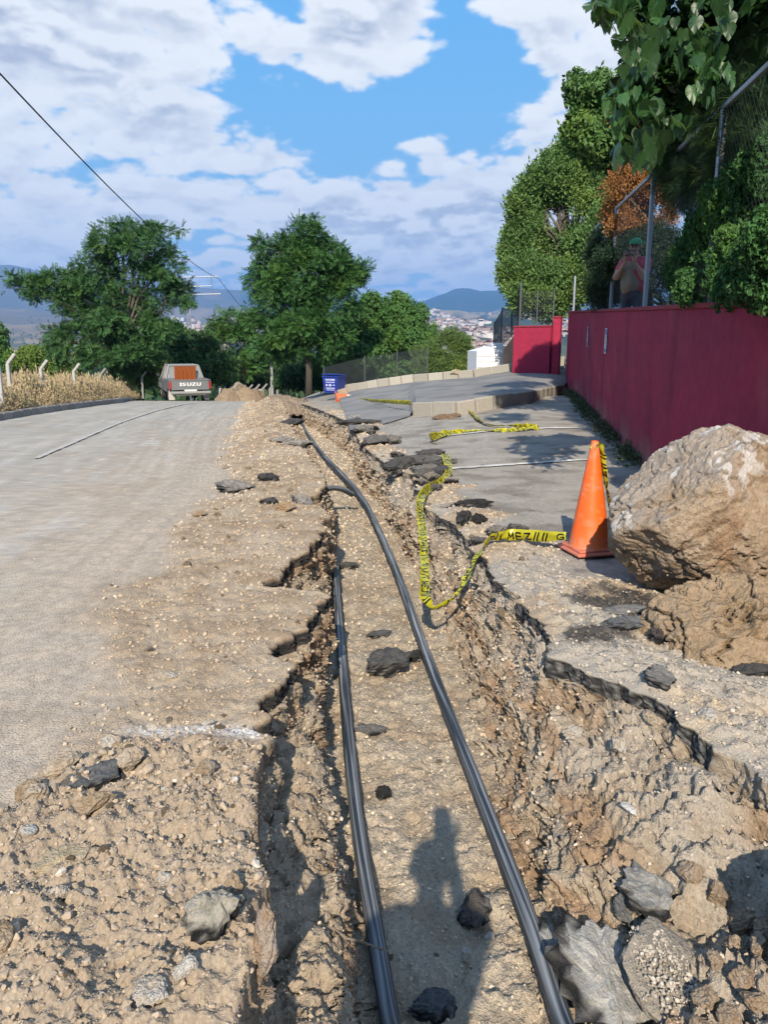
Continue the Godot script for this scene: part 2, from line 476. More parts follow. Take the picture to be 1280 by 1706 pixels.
func lay_ground() -> void:
	var zs := PackedFloat32Array([0.0, 0.2, 0.4, 0.6, 0.8, 0.95, 1.05])
	while zs[zs.size() - 1] < 48.0:
		zs.append(zs[zs.size() - 1] * 1.0045)
	var ny := zs.size()
	var far := PackedFloat32Array()
	var s := 0.0
	while s < 8.6:
		far.append(s)
		s += 0.011 if s < 1.15 else clampf((s - 1.15) * 0.05, 0.012, 0.22)
	var nf := far.size()
	var ne := 9
	var nxl := nf + ne
	var parts := [26, 22, 40, 60, 54, 46, 18]
	var nt := 1
	for p in parts: nt += p
	var PL := PackedVector3Array(); var CL := PackedColorArray(); PL.resize(nxl * ny); CL.resize(nxl * ny)
	var PT := PackedVector3Array(); var CT := PackedColorArray(); PT.resize(nt * ny); CT.resize(nt * ny)
	var farR := PackedFloat32Array()
	s = 0.0
	while s < 9.0:
		farR.append(s)
		s += 0.012 if s < 1.0 else clampf((s - 1.0) * 0.06, 0.013, 0.25)
	var nr := farR.size()
	var nxr := nr + ne
	var PR := PackedVector3Array(); var CR := PackedColorArray(); PR.resize(nxr * ny); CR.resize(nxr * ny)
	var tan1 := Color(0.54, 0.435, 0.315)
	var tan2 := Color(0.42, 0.315, 0.215)
	var pale := Color(0.63, 0.53, 0.405)
	var red := Color(0.44, 0.28, 0.165)
	var dust := Color(0.585, 0.49, 0.385)
	var tarmac := Color(0.53, 0.495, 0.43)
	var grey := Color(0.475, 0.44, 0.385)
	var black := Color(0.035, 0.034, 0.034)
	rng.seed = 4
	for j in ny:
		var d := zs[j]
		var z := -d
		var jag := clampf(1.5 - d * 0.03, 0.5, 1.0)
		var jl := (fb.get_noise_2d(d * 2.6, 3.0) * 0.08 + fb.get_noise_2d(d * 9.0, 9.0) * 0.03 + fb.get_noise_2d(d * 31.0, 4.0) * 0.012) * jag
		var jr := (fb.get_noise_2d(d * 2.2, 33.0) * 0.08 + fb.get_noise_2d(d * 8.0, 39.0) * 0.035 + fb.get_noise_2d(d * 29.0, 34.0) * 0.014) * jag
		var xl := tab(LIP_L, d) + jl
		var xls := tab(LIP_LS, d)
		var xr := tab(LIP_R, d) + jr
		var gl := crest(d)
		var gr := ground(xr, z)
		var deep := smoothstep(0.2, 1.2, d)
		var slab := 0.105 * (1.0 + 1.1 * fb.get_noise_2d(d * 2.4, 211.0))
		var gone := smoothstep(0.12, 0.3, fb.get_noise_2d(d * 1.1, 171.0))
		# ---- left: dusty road, loose stones towards the lip
		var gw: float = lerpf(0.75, 1.1, smoothstep(3.0, 5.0, d))
		for i in nxl:
			var x: float
			var y: float
			var c: Color
			if i < nf:
				var dx := far[nf - 1 - i]
				var blend := minf(1.0, dx / 0.55)
				x = lerpf(xl, xls, blend) - dx
				var big := fb.get_noise_2d(x * 0.9, z * 0.9)
				var mid := fb.get_noise_2d(x * 3.1, z * 3.1)
				var m := mound(x, d)
				var edge := dx + big * 0.35 + mid * 0.12
				var loose := 1.0 - smoothstep(gw - 0.15, gw + 0.25, edge)
				loose = maxf(loose, m)
				y = gl + mid * 0.012 * (1.0 - loose)
				var close := 1.0 - smoothstep(10.0, 22.0, d)
				if loose > 0.01:
					var lump := 0.5 - cell.get_noise_2d(x * 11.0, z * 11.0)
					var lump2 := 0.5 - cell.get_noise_2d(x * 26.0 + 40.0, z * 26.0)
					var rough := fb.get_noise_2d(x * 8.0, z * 8.0)
					y += loose * (0.012 + mid * 0.022 + rough * 0.014 + lump2 * 0.006)
					var shard := fb.get_noise_2d(x * 30.0, z * 30.0)
					var split := smoothstep(0.05, 0.0, absf(fb.get_noise_2d(x * 3.6 + 3.0, z * 3.6))) * smoothstep(-0.1, 0.2, rough + 0.1)
					y += m * (0.022 + 0.05 * fb.get_noise_2d(x * 1.6 + 9.0, z * 1.6) + lump * 0.008 + lump2 * 0.014 + rough * 0.018 + shard * 0.012 - split * 0.028 + block.get_noise_2d(x * 16.0 + rough, z * 16.0 + shard) * 0.010)
					y += loose * (1.0 - m) * shard * 0.006
					# windrow of spoil along the far part of the trench
					y += loose * smoothstep(9.0, 20.0, d) * exp(-pow((dx - 0.45) / 0.3, 2.0)) * 0.12 * (1.0 + mid)
				y -= 0.012 * exp(-dx / 0.012)
				var to_grey := smoothstep(0.8, 5.5, dx - gw + big * 1.1 + maxf(0.0, d - 4.0) * 0.22)
				var cr := dust.lerp(tarmac, to_grey)
				var streak := fb.get_noise_2d((x - xls) * 3.2, z * 0.35 + 50.0)
				cr = cr.lerp(Color(0.66, 0.62, 0.56), smoothstep(0.12, 0.5, streak) * 0.6 * smoothstep(0.2, 1.2, dx - gw))
				cr = cr.lerp(Color(0.46, 0.37, 0.28), smoothstep(0.05, 0.45, -big) * 0.35)
				var speck := fb.get_noise_2d(x * 14.0, z * 14.0)
				var track := fb.get_noise_2d((x - xls) * 5.0, z * 0.12 + 20.0)
				cr = mul(cr, 1.04 + speck * 0.30 + track * 0.16)
				var cg := tan1.lerp(tan2, clampf(0.5 + mid * 1.3, 0.0, 1.0)).lerp(pale, smoothstep(0.1, 0.5, big + mid * 0.5) * 0.6)
				cg = cg.lerp(Color(0.45, 0.36, 0.265), m * 0.85)
				c = cr.lerp(cg, loose)
				# sprayed white mark that crosses to the lip
				if d > 2.8 and d < 3.08 and x > -1.2 and x < -0.52:
					var w := exp(-pow((d - 2.945 - 0.02 * (x + 0.8)) / 0.05, 2.0)) * smoothstep(-1.2, -0.95, x) * clampf(0.55 + fine.get_noise_2d(x * 40.0, z * 40.0) * 1.4 + smoothstep(-0.75, -0.56, x) * 0.5, 0.0, 1.0)
					c = c.lerp(Color(0.80, 0.80, 0.80), w * 0.85)
				if loose > 0.3 and rng.randf() < (0.42 if m < 0.5 else 0.75) and d < 30.0: dirt_spots.append([Vector3(x, y, z), Vector3.UP, d, 0 if m < 0.5 else 1, c])
				elif d < 20.0 and rng.randf() < 0.02: dirt_spots.append([Vector3(x, y, z), Vector3.UP, d, 2, c])
			else:
				var t := float(i - nf + 1) / ne
				var o := (fine.get_noise_3d(t * 3.0, d * 30.0, 7.0) * 0.02 + fine.get_noise_3d(t * 9.0, d * 70.0, 2.0) * 0.014) * sin(PI * minf(t, 0.9))
				x = xl + o
				y = gl - 0.012 - t * 0.07
				c = black.lerp(Color(0.12, 0.115, 0.11), clampf(0.2 + fine.get_noise_2d(d * 60.0, t * 8.0), 0.0, 1.0))
				var m2 := maxf(mound(xl, d), smoothstep(0.2, 0.5, fb.get_noise_2d(d * 1.7, 71.0)) * 0.9)
				c = c.lerp(tan2, m2)
			PL[j * nxl + i] = Vector3(x, y, z)
			CL[j * nxl + i] = c
		# ---- the trench, from the left lip down, across and up to the right lip
		var fl := crest(d) - 0.62 * deep
		var flx := tab(FLOOR_L, d)
		var frx := minf(tab(FLOOR_R, d), tab(MID_R, d) - 0.02)
		flx = minf(flx, frx - 0.05)
		var shx := maxf(tab(SHELF, d) + fb.get_noise_2d(d * 3.0, 55.0) * 0.04, xl + 0.03)
		shx = minf(shx, maxf(flx, xl + 0.03) + 0.02)
		var K := [
			Vector2(xl, gl - 0.082), Vector2(minf(xl + 0.02, shx - 0.01), gl - 0.27 * deep), Vector2(shx, gl - 0.34 * deep), Vector2(flx, fl), Vector2(frx, fl), Vector2(tab(MID_R, d), lerpf(gr, gl, 0.5) + tab(MID_RY, d) * deep),
			Vector2(minf(tab(TOP_R, d), xr + 0.3), gr + tab(TOP_RY, d) * deep), Vector2(xr, gr - slab)]
		var i2 := 0
		for seg in 7:
			var a: Vector2 = K[seg]
			var b: Vector2 = K[seg + 1]
			var dir := (b - a)
			var nrm := Vector2(-dir.y, dir.x).normalized()
			var n_in: int = parts[seg]
			for k in n_in + (1 if seg == 6 else 0):
				var t := float(k) / n_in
				var p := a.lerp(b, t)
				# soften the corners of the cut
				if seg > 0 and t < 0.25:
					var back: Vector2 = a.lerp(K[seg - 1], 0.25 - t)
					p = p.lerp(back, 0.22 * (1.0 - t * 4.0))
				if seg < 6 and t > 0.75:
					var ahead: Vector2 = b.lerp(K[seg + 2], t - 0.75)
					p = p.lerp(ahead, 0.22 * (t * 4.0 - 3.0))
				var q := Vector3(p.x, p.y, z)
				var wall := 0.0 if seg == 3 else 1.0
				var r1 := fb.get_noise_3d(q.x * 3.0, q.y * 4.5, q.z * 3.0)
				var r2 := fb.get_noise_3d(q.x * 11.0, q.y * 11.0, q.z * 11.0)
				var lump := 0.45 - cell.get_noise_3d(q.x * 9.0, q.y * 12.0, q.z * 9.0)
				var lump2 := 0.45 - cell.get_noise_3d(q.x * 23.0, q.y * 23.0, q.z * 23.0)
				var crack := smoothstep(0.055, 0.0, absf(fb.get_noise_3d(q.x * 2.3 + 7.0, q.y * 1.2, q.z * 2.3))) * wall
				var amp := deep * (1.0 if k > 0 or seg > 0 else 0.0) * (0.0 if seg == 6 and k >= n_in - 1 else 1.0)
				var off := 0.0
				if seg == 3: off = r1 * 0.040 + r2 * 0.022 + block.get_noise_3d(q.x * 12.0 + r2, 0.0, q.z * 12.0 + r1) * 0.010 + lump2 * 0.008 + fb.get_noise_3d(q.x * 34.0, 0.0, q.z * 34.0) * 0.009
				else:
					var ridge := 0.5 - absf(fb.get_noise_3d(q.x * 5.5 + 3.0, q.y * 7.0, q.z * 5.5)) * 1.6
					var shard := fb.get_noise_3d(q.x * 31.0, q.y * 31.0, q.z * 31.0)
					var wob := Vector3(r2, shard, r1) * 0.05
					var blk := block.get_noise_3d((q.x + wob.x) * 7.0, (q.y + wob.y) * 9.0, (q.z + wob.z) * 7.0)
					var blk2 := block.get_noise_3d((q.x + wob.y) * 19.0, (q.y + wob.z) * 19.0, (q.z + wob.x) * 19.0)
					off = r1 * 0.085 + ridge * 0.012 + r2 * 0.02 + blk * 0.022 + blk2 * 0.012 + lump2 * 0.006 + shard * 0.014 - crack * 0.05
					if seg == 0: off *= 0.6
				p += nrm * off * amp
				var c := tan1.lerp(pale, clampf(0.35 + r1 * 1.2, 0.0, 1.0))
				if seg == 3: c = Color(0.60, 0.49, 0.36).lerp(Color(0.66, 0.56, 0.43), clampf(0.4 + r1 * 1.4, 0.0, 1.0)).lerp(Color(0.50, 0.385, 0.27), clampf(-r1 * 1.2 + r2 * 0.4, 0.0, 0.6))
				else:
					var bed := fb.get_noise_3d(q.x * 0.8, q.y * 7.0 + q.x, q.z * 0.8)
					c = c.lerp(red, smoothstep(-0.1, 0.35, bed) * 0.75)
					c = c.lerp(tan2, smoothstep(0.0, 0.4, -r2) * 0.6)
					c = c.lerp(Color(0.20, 0.14, 0.09), crack * 0.7)
					if seg >= 5: c = c.lerp(Color(0.56, 0.50, 0.42), smoothstep(-0.25, 0.15, fb.get_noise_3d(q.x * 1.5, q.y, q.z * 1.5 + 20.0)) * (0.85 if seg == 6 else 0.6))
				PT[j * nt + i2] = Vector3(p.x, p.y, z)
				CT[j * nt + i2] = c
				if d < 26.0 and rng.randf() < (0.3 if seg == 3 else 0.26) and seg != 6:
					dirt_spots.append([Vector3(p.x, p.y, z), Vector3(nrm.x, nrm.y, 0.0), d, 3 if seg == 3 else 4, c])
				i2 += 1
		# ---- right: broken edge and the car park
		for i in nxr:
			var x: float
			var y: float
			var c: Color
			if i < ne:
				var t := 1.0 - float(i) / ne
				var o := (fine.get_noise_3d(t * 3.0, d * 30.0, 57.0) * 0.022 + fine.get_noise_3d(t * 9.0, d * 70.0, 52.0) * 0.016) * sin(PI * minf(t, 0.9))
				x = xr - o
				y = gr - t * slab
				c = black.lerp(Color(0.15, 0.145, 0.14), clampf(0.15 + fine.get_noise_2d(d * 60.0, t * 8.0 + 90.0) * 1.2, 0.0, 1.0))
				c = c.lerp(tan1, gone * 0.9)
				c = c.lerp(Color(0.40, 0.38, 0.35), smoothstep(0.1, 0.4, fine.get_noise_3d(x * 60.0, y * 60.0, d * 60.0)) * 0.6)
			else:
				var dx := farR[i - ne]
				x = lerpf(xr, tab(LIP_R, d), minf(1.0, dx / 0.6)) + dx
				var big := fb.get_noise_2d(x * 0.9 + 100.0, z * 0.9)
				var mid := fb.get_noise_2d(x * 3.1 + 100.0, z * 3.1)
				y = ground(x, z) + mid * 0.008
				var reach := 0.28 + 0.5 * smoothstep(6.5, 4.0, d) + 0.15 * smoothstep(9.0, 7.0, d)
				var loose := 1.0 - smoothstep(reach * 0.6, reach * 1.5, dx + big * 0.5 + mid * 0.2)
				if loose > 0.01:
					var lump2 := 0.5 - cell.get_noise_2d(x * 22.0 + 40.0, z * 22.0)
					var rough := fb.get_noise_2d(x * 8.0, z * 8.0)
					y += loose * smoothstep(0.0, 0.12, dx) * (0.012 + mid * 0.014 + rough * 0.022 + lump2 * 0.016 + 0.012 * fb.get_noise_2d(x * 28.0, z * 28.0) + block.get_noise_2d(x * 13.0 + rough, z * 13.0) * 0.010)
				var stain := fb.get_noise_2d(x * 1.1 + 30.0, z * 1.5)
				c = mul(grey, 1.0 + 0.25 * fb.get_noise_2d(x * 14.0, z * 14.0)).lerp(Color(0.30, 0.265, 0.22), smoothstep(0.0, 0.4, stain) * 0.7).lerp(Color(0.58, 0.535, 0.465), smoothstep(0.0, 0.5, -stain + mid * 0.4) * 0.6)
				var cg := tan1.lerp(pale, clampf(0.5 + mid, 0.0, 1.0)).lerp(tan2, smoothstep(0.0, 0.5, -big) * 0.6)
				cg = cg.lerp(Color(0.47, 0.43, 0.37), smoothstep(-0.15, 0.25, big) * 0.85)
				# crushed black bitumen under the boulder
				var tar := exp(-pow((x - 1.5) / 0.35, 2.0) - pow((d - 4.55) / 0.28, 2.0)) + exp(-pow((x - 1.2) / 0.3, 2.0) - pow((d - 4.0) / 0.12, 2.0))
				c = c.lerp(cg, loose)
				c = c.lerp(Color(0.05, 0.05, 0.052), smoothstep(0.25, 0.7, tar + mid * 0.7) * 0.9)
				if loose > 0.3 and rng.randf() < 0.65 and d < 20.0: dirt_spots.append([Vector3(x, y, z), Vector3.UP, d, 5, c])
				elif d < 18.0 and rng.randf() < 0.012: dirt_spots.append([Vector3(x, y, z), Vector3.UP, d, 2, c])
			PR[j * nxr + i] = Vector3(x, y, z)
			CR[j * nxr + i] = c
	rows = zs
	beds = [[PL, nxl], [PT, nt], [PR, nxr]]
	structure(part("road", grid(PL, CL, nxl, ny), M.road), "dusty grey road with loose tan rubble along the trench")
	structure(part("trench_ground", grid(PT, CT, nt, ny), M.dirt), "bare earth walls and floor of the open trench")
	structure(part("car_park", grid(PR, CR, nxr, ny), M.road), "grey asphalt car park with a broken edge")

func settle(p: Vector3, lift := 0.0) -> Vector3:   # the nearest point of the ground, so that nothing hovers or sinks
	var j := 0
	while j < rows.size() - 1 and rows[j] < -p.z: j += 1
	var best := p
	var near := 1e9
	for b in beds:
		var P: PackedVector3Array = b[0]
		var n: int = b[1]
		for i in n:
			var q := P[j * n + i]
			var d := Vector2(q.x - p.x, (q.y - p.y) * 0.7).length_squared()
			if d < near:
				near = d
				best = q
	return best + Vector3.UP * lift

func loose_stones() -> void:
	rng.seed = 77
	var meshes := []
	for k in 3: meshes.append(rock(300 + k, Vector3(1.0, 0.55, 0.8), 7, 4, 10, 0.1, 1.5, 0.5, null, true))
	var places := [[], [], []]
	var tints := [[], [], []]
	for s in dirt_spots:
		var d: float = s[2]
		var zone: int = s[3]
		var u := rng.randf()
		var lo := 0.0006 * d + 0.0018
		var r := lo * (0.55 + 3.4 * pow(u, 9.0)) if zone != 2 else lo * (0.6 + u * u)
		if zone == 4 or zone == 3: r = lo * (0.6 + 3.4 * pow(u, 6.0))
		if zone == 1: r = 0.0022 * (0.7 + 1.2 * u * u) * (1.0 + 5.0 * pow(rng.randf(), 12.0)) * d / 1.7
		r = minf(r, 0.03)
		var b := Basis.from_euler(Vector3(rng.randf() * 0.9, rng.randf() * TAU, rng.randf() * 0.9)).scaled(Vector3.ONE * r)
		var k := rng.randi() % 3
		places[k].append(Transform3D(b, s[0] + s[1] * r * (0.2 if zone != 1 else 0.0)))
		var c: Color = mul(s[4], rng.randf_range(0.66, 1.0)).lerp(Color(0.45, 0.365, 0.27), 0.2)
		var odd := rng.randf()
		if odd < 0.025: c = Color(0.58, 0.51, 0.42)
		elif odd < 0.07: c = Color(0.28, 0.24, 0.19)
		tints[k].append(c)
	for k in 3:
		tag(scatter("gravel", meshes[k], M.gravel, places[k], tints[k]), "loose tan gravel strewn beside and inside the trench", "gravel", "", "stuff")
# ---------------------------------------------------------------- wall, kerbs, paving, fences
func wall_x(d: float) -> float:
	return 1.86 + 0.15 * d

func wall_top(d: float) -> float:
	return 1.66 + 0.0345 * d

func strip_line(called: String, pts: Array, width: float, mat: Material, strength := 1.0) -> void:
	# a worn painted line that lies 4 mm above the ground
	var P := PackedVector3Array()
	var C := PackedColorArray()
	var n := 0
	for i in pts.size() - 1:
		var a: Vector3 = pts[i]
		var b: Vector3 = pts[i + 1]
		var m := maxi(2, int(a.distance_to(b) / 0.08))
		for k in m + (1 if i == pts.size() - 2 else 0):
			var p := a.lerp(b, float(k) / m)
			var side := (b - a).cross(Vector3.UP).normalized()
			for e in [-1.0, -0.4, 0.4, 1.0]:
				var w: float = width * 0.5 * (1.0 + 0.25 * fine.get_noise_2d(p.x * 9.0 + e * 5.0, p.z * 9.0))
				var q: Vector3 = p - side * e * w * -1.0
				q.y = ground(q.x, q.z) + 0.016 + fb.get_noise_2d(q.x * 3.1 + 100.0, q.z * 3.1) * 0.008
				P.append(q)
				var worn := clampf(0.55 + 0.9 * fine.get_noise_2d(q.x * 14.0, q.z * 14.0) + fb.get_noise_2d(q.x * 2.0, q.z * 2.0) * 0.5 - absf(e) * 0.15, 0.0, 1.0)
				C.append(Color(0.42, 0.39, 0.34).lerp(Color(0.80, 0.79, 0.76), worn * strength))
			n += 1
	structure(part(called, grid(P, C, 4, n), mat), "worn white painted line")

func wall_panel(st: SurfaceTool, a: Vector3, b: Vector3, low_a: float, low_b: float, thick: float) -> void:
	# upright slab from a to b (tops), down to low_a / low_b, its face towards the left of a->b
	var side := (b - a).cross(Vector3.UP).normalized() * thick
	var n := maxi(1, int(a.distance_to(b) / 0.25))
	for i in n:
		var p := a.lerp(b, float(i) / n)
		var q := a.lerp(b, float(i + 1) / n)
		var pl := Vector3(p.x, lerpf(low_a, low_b, float(i) / n), p.z)
		var ql := Vector3(q.x, lerpf(low_a, low_b, float(i + 1) / n), q.z)
		for k in 8:
			var s0 := k / 8.0
			var s1 := (k + 1) / 8.0
			for v in [pl.lerp(p, s0), pl.lerp(p, s1), ql.lerp(q, s1), pl.lerp(p, s0), ql.lerp(q, s1), ql.lerp(q, s0)]:
				var g := fb.get_noise_3d(v.x * 0.6, v.y * 1.2, v.z * 0.6)
				var drip := fb.get_noise_3d(v.x * 3.0, v.y * 0.25, v.z * 3.0)
				var c := Color(0.41, 0.034, 0.072).lerp(Color(0.33, 0.032, 0.072), clampf(0.5 + g * 1.5, 0.0, 1.0))
				c = c.lerp(Color(0.22, 0.024, 0.05), smoothstep(0.15, 0.5, drip) * 0.7)
				c = c.lerp(Color(0.46, 0.18, 0.15), smoothstep(0.3, 0.6, fine.get_noise_3d(v.x * 4.0, v.y * 4.0, v.z * 4.0)) * 0.3)
				# splashed mud along the foot, a few pale scuffs
				var foot: float = v.y - ground(v.x, v.z)
				c = c.lerp(Color(0.34, 0.22, 0.16), smoothstep(0.35, 0.0, foot + fb.get_noise_3d(v.x * 2.0, v.y * 2.0, v.z * 2.0) * 0.4) * 0.55)
				st.set_color(c)
				st.add_vertex(v)
		quad(st, p, p + side, q + side, q)
		quad(st, pl + side, ql + side, q + side, p + side)
	for e in [[a, low_a], [b, low_b]]:
		var t: Vector3 = e[0]
		var l := Vector3(t.x, e[1], t.z)
		quad(st, l, t, t + side, l + side)

func coping(st: SurfaceTool, a: Vector3, b: Vector3, over: float, thick: float) -> void:
	var side := (b - a).cross(Vector3.UP).normalized()
	var t := Transform3D(Basis.looking_at((b - a).normalized(), Vector3.UP), (a + b) * 0.5 + side * (thick * 0.5) + Vector3.UP * 0.028)
	st.set_color(Color(0.30, 0.045, 0.06))
	box(st, t, Vector3(thick + over * 2.0, 0.05, a.distance_to(b) + over), 0.008)

func post_mesh(h: float, w: float) -> ArrayMesh:
	var st := tool_flat()
	box(st, Transform3D(Basis(), Vector3(0, h / 2, 0)), Vector3(w, h, w), 0.006)
	return done(st)

# diagonal wires between two posts, clipped to the panel; b0 and b1 are feet, h the height
func wires(st: SurfaceTool, b0: Vector3, b1: Vector3, h: float, step: float, r: float) -> void:
	var L := b0.distance_to(b1)
	var f := func(s: float, t: float) -> Vector3: return b0.lerp(b1, s / L) + Vector3.UP * t
	var k := -h
	while k < L:
		for way in 2:
			var s0 := maxf(k, 0.0)
			var s1 := minf(k + h, L)
			if s1 - s0 > 0.01:
				var t0 := s0 - k
				var t1 := s1 - k
				if way == 1:
					t0 = h - t0
					t1 = h - t1
				tube(st, PackedVector3Array([f.call(s0, t0), f.call(s1, t1)]), [r], 3, false)
		k += step

func red_wall() -> void:
	var st := tool_flat()
	var w := base("red_retaining_wall", Vector3.ZERO)
	tag(w, "long shaded dark red rendered retaining wall with a coping behind the boulder", "wall")
	var a := Vector3(wall_x(2.5), wall_top(2.5), -2.5)
	var b := Vector3(wall_x(22.4), wall_top(22.4), -22.4)
	wall_panel(st, a, b, -0.6, 0.0, 0.25)
	part("wall_face", done(st), M.render_wall, w)
	st = tool_flat()
	coping(st, a, b, 0.025, 0.25)
	part("coping", done(st), M.render_wall, w)
	# the earth behind the wall
	var P := PackedVector3Array()
	var C := PackedColorArray()
	for j in 24:
		var d := 2.6 + j * 1.15
		for i in 8:
			var x := wall_x(d) + 0.24 + i * 1.2
			P.append(Vector3(x, wall_top(d) - 0.6 + 0.05 * i + 0.08 * fb.get_noise_2d(x, d), -d))
			C.append(Color(0.12, 0.10, 0.06))
	structure(part("garden_ground", grid(P, C, 8, 24), M.dirt), "dark garden soil behind the red wall")
	# the sunlit part that turns away beyond the corner
	var s2 := base("red_end_wall", Vector3.ZERO)
	tag(s2, "sunlit bright red stepped wall beyond the corner of the dark red wall", "wall")
	st = tool_flat()
	var c1 := Vector3(5.17, 2.31, -22.9)
	var c0 := Vector3(4.98, 2.31, -23.0)
	var e1 := Vector3(4.97, 2.06, -23.0)
	var e0 := Vector3(4.05, 2.06, -23.9)
	wall_panel(st, e0, e1, 0.2, 0.2, 0.2)
	wall_panel(st, c0, c1, 0.2, 0.2, 0.2)
	part("wall_face", done(st), M.render_wall, s2)
	st = tool_flat()
	coping(st, e0, e1, 0.02, 0.2)
	coping(st, c0, c1, 0.02, 0.2)
	part("coping", done(st), M.render_wall, s2)
	var s3 := base("brown_side_wall", Vector3.ZERO)
	tag(s3, "pale brown wall with a sloping top running back from the red end wall", "wall")
	st = tool_flat(Color(0.33, 0.20, 0.14))
	for o in [Vector3.ZERO]:
		var p := Vector3(4.03, 1.95, -23.95)
		var q := Vector3(4.22, 1.35, -27.8)
		var t := Vector3(0.2, 0, 0)
		quad(st, Vector3(q.x, 0, q.z), q, p, Vector3(p.x, 0, p.z))
		quad(st, q, q + t, p + t, p)
		quad(st, Vector3(p.x, 0, p.z), p, p + t, Vector3(p.x + 0.2, 0, p.z))
		quad(st, Vector3(p.x + 0.2, 0, p.z), p + t, q + t, Vector3(q.x + 0.2, 0, q.z))
	part("wall_face", done(st), M.concrete, s3)
	# fence on the wall
	var ds := [4.2, 7.7, 11.1, 14.6, 17.6, 22.3]
	var f := base("wall_fence", Vector3.ZERO)
	tag(f, "grey metal chain-link fence with square posts standing on the red wall", "fence")
	st = tool_flat()
	var rail := tool_flat()
	for i in ds.size():
		var d: float = ds[i]
		var foot := Vector3(wall_x(d) + 0.12, wall_top(d) + 0.05, -d)
		var h := 1.78 if d < 20.0 else 0.95
		part("post", post_mesh(h, 0.055), M.metal, f, foot)
		if i + 1 < ds.size() - 1:
			var e: float = ds[i + 1]
			var foot2 := Vector3(wall_x(e) + 0.12, wall_top(e) + 0.05, -e)
			wires(st, foot, foot2, 1.76, 0.085 if d < 10.0 else 0.11, 0.0013)
			var up := Vector3(0, 1.75, 0)
			var t := Transform3D(Basis.looking_at((foot2 - foot).normalized(), Vector3.UP), (foot + foot2) * 0.5 + up)
			box(rail, t, Vector3(0.045, 0.045, foot.distance_to(foot2) - 0.055), 0.005)
	part("top_rail", done(rail), M.metal, f)
	tag(part("wire_mesh", done(st), M.dark_metal, f), "", "", "", "stuff")
	# a leaning stay behind the posts
	st = tool_flat()
	tube(st, PackedVector3Array([Vector3(4.55, 2.25, -16.4), Vector3(4.42, 3.05, -16.2), Vector3(4.40, 3.95, -16.0)]), [0.02], 5)
	part("bent_stay", done(st), M.metal, f)
	# notices on the wall
	var img := Image.create(64, 256, false, Image.FORMAT_RGB8)
	img.fill(Color(0.78, 0.80, 0.84))
	img.fill_rect(Rect2i(6, 10, 52, 60), Color(0.30, 0.42, 0.62))
	for k in 5: img.fill_rect(Rect2i(8 + (k % 2) * 6, 84 + k * 22, 44 - k * 3, 9), Color(0.25, 0.30, 0.42))
	img.fill_rect(Rect2i(6, 205, 52, 40), Color(0.35, 0.40, 0.62))
	var print_mat := plain(Color.WHITE, 0.5)
	print_mat.albedo_texture = ImageTexture.create_from_image(img)
	var info := [[17.0, "narrow faded paper notice on the red wall, farther one near the corner"], [14.0, "larger blue and white paper notice on the red wall, nearer of the two"]]
	for k in 2:
		var d: float = info[k][0]
		var o := Vector3(wall_x(d) - 0.012, wall_top(d) - 0.5, -d)
		var along := Vector3(0.15, 0.0345, -1).normalized()
		var wdt := 0.16 + 0.12 * k
		var hh := 0.42 + 0.02 * k
		var s := SurfaceTool.new()
		s.begin(Mesh.PRIMITIVE_TRIANGLES)
		var q := [[0, 0], [0, 1], [1, 1], [0, 0], [1, 1], [1, 0]]
		for lay in 2:
			for e in q:
				s.set_uv(Vector2(e[0], 1 - e[1]))
				s.add_vertex(along * wdt * (e[0] - 0.5) + Vector3.UP * hh * (e[1] - 0.5) - Vector3(0.004 * lay, 0, 0))
		s.generate_normals()
		var sign := part("paper_notice", s.commit(), print_mat, null, o)
		tag(sign, info[k][1], "notice", "paper notices on the red wall")

func along_polyline(pts: Array, step: float) -> Array:
	# [centre, direction, length] for blocks laid along points
	var out := []
	for i in pts.size() - 1:
		var a: Vector3 = pts[i]
		var b: Vector3 = pts[i + 1]
		var n := maxi(1, roundi(a.distance_to(b) / step))
		for k in n:
			out.append([a.lerp(b, (k + 0.5) / n), (b - a).normalized(), a.distance_to(b) / n])
	return out

func kerb(called: String, label: String, pts: Array, step: float, h: float, w: float, c: Color, sunk := 0.1) -> void:
	var o := base(called, Vector3.ZERO)
	structure(o, label)
	for s in along_polyline(pts, step):
		var st := tool_flat(mul(c, rng.randf_range(0.82, 1.12)))
		var p: Vector3 = s[0]
		box(st, Transform3D(Basis.looking_at(s[1], Vector3.UP) * Basis.from_euler(Vector3(0, rng.randf_range(-0.02, 0.02), rng.randf_range(-0.03, 0.03))), p + Vector3.UP * ((h - sunk) * 0.5 + rng.randf_range(-0.01, 0.01))), Vector3(w, h + sunk, s[2] - 0.018), 0.022)
		part("kerb_stone", done(st), M.concrete, o)

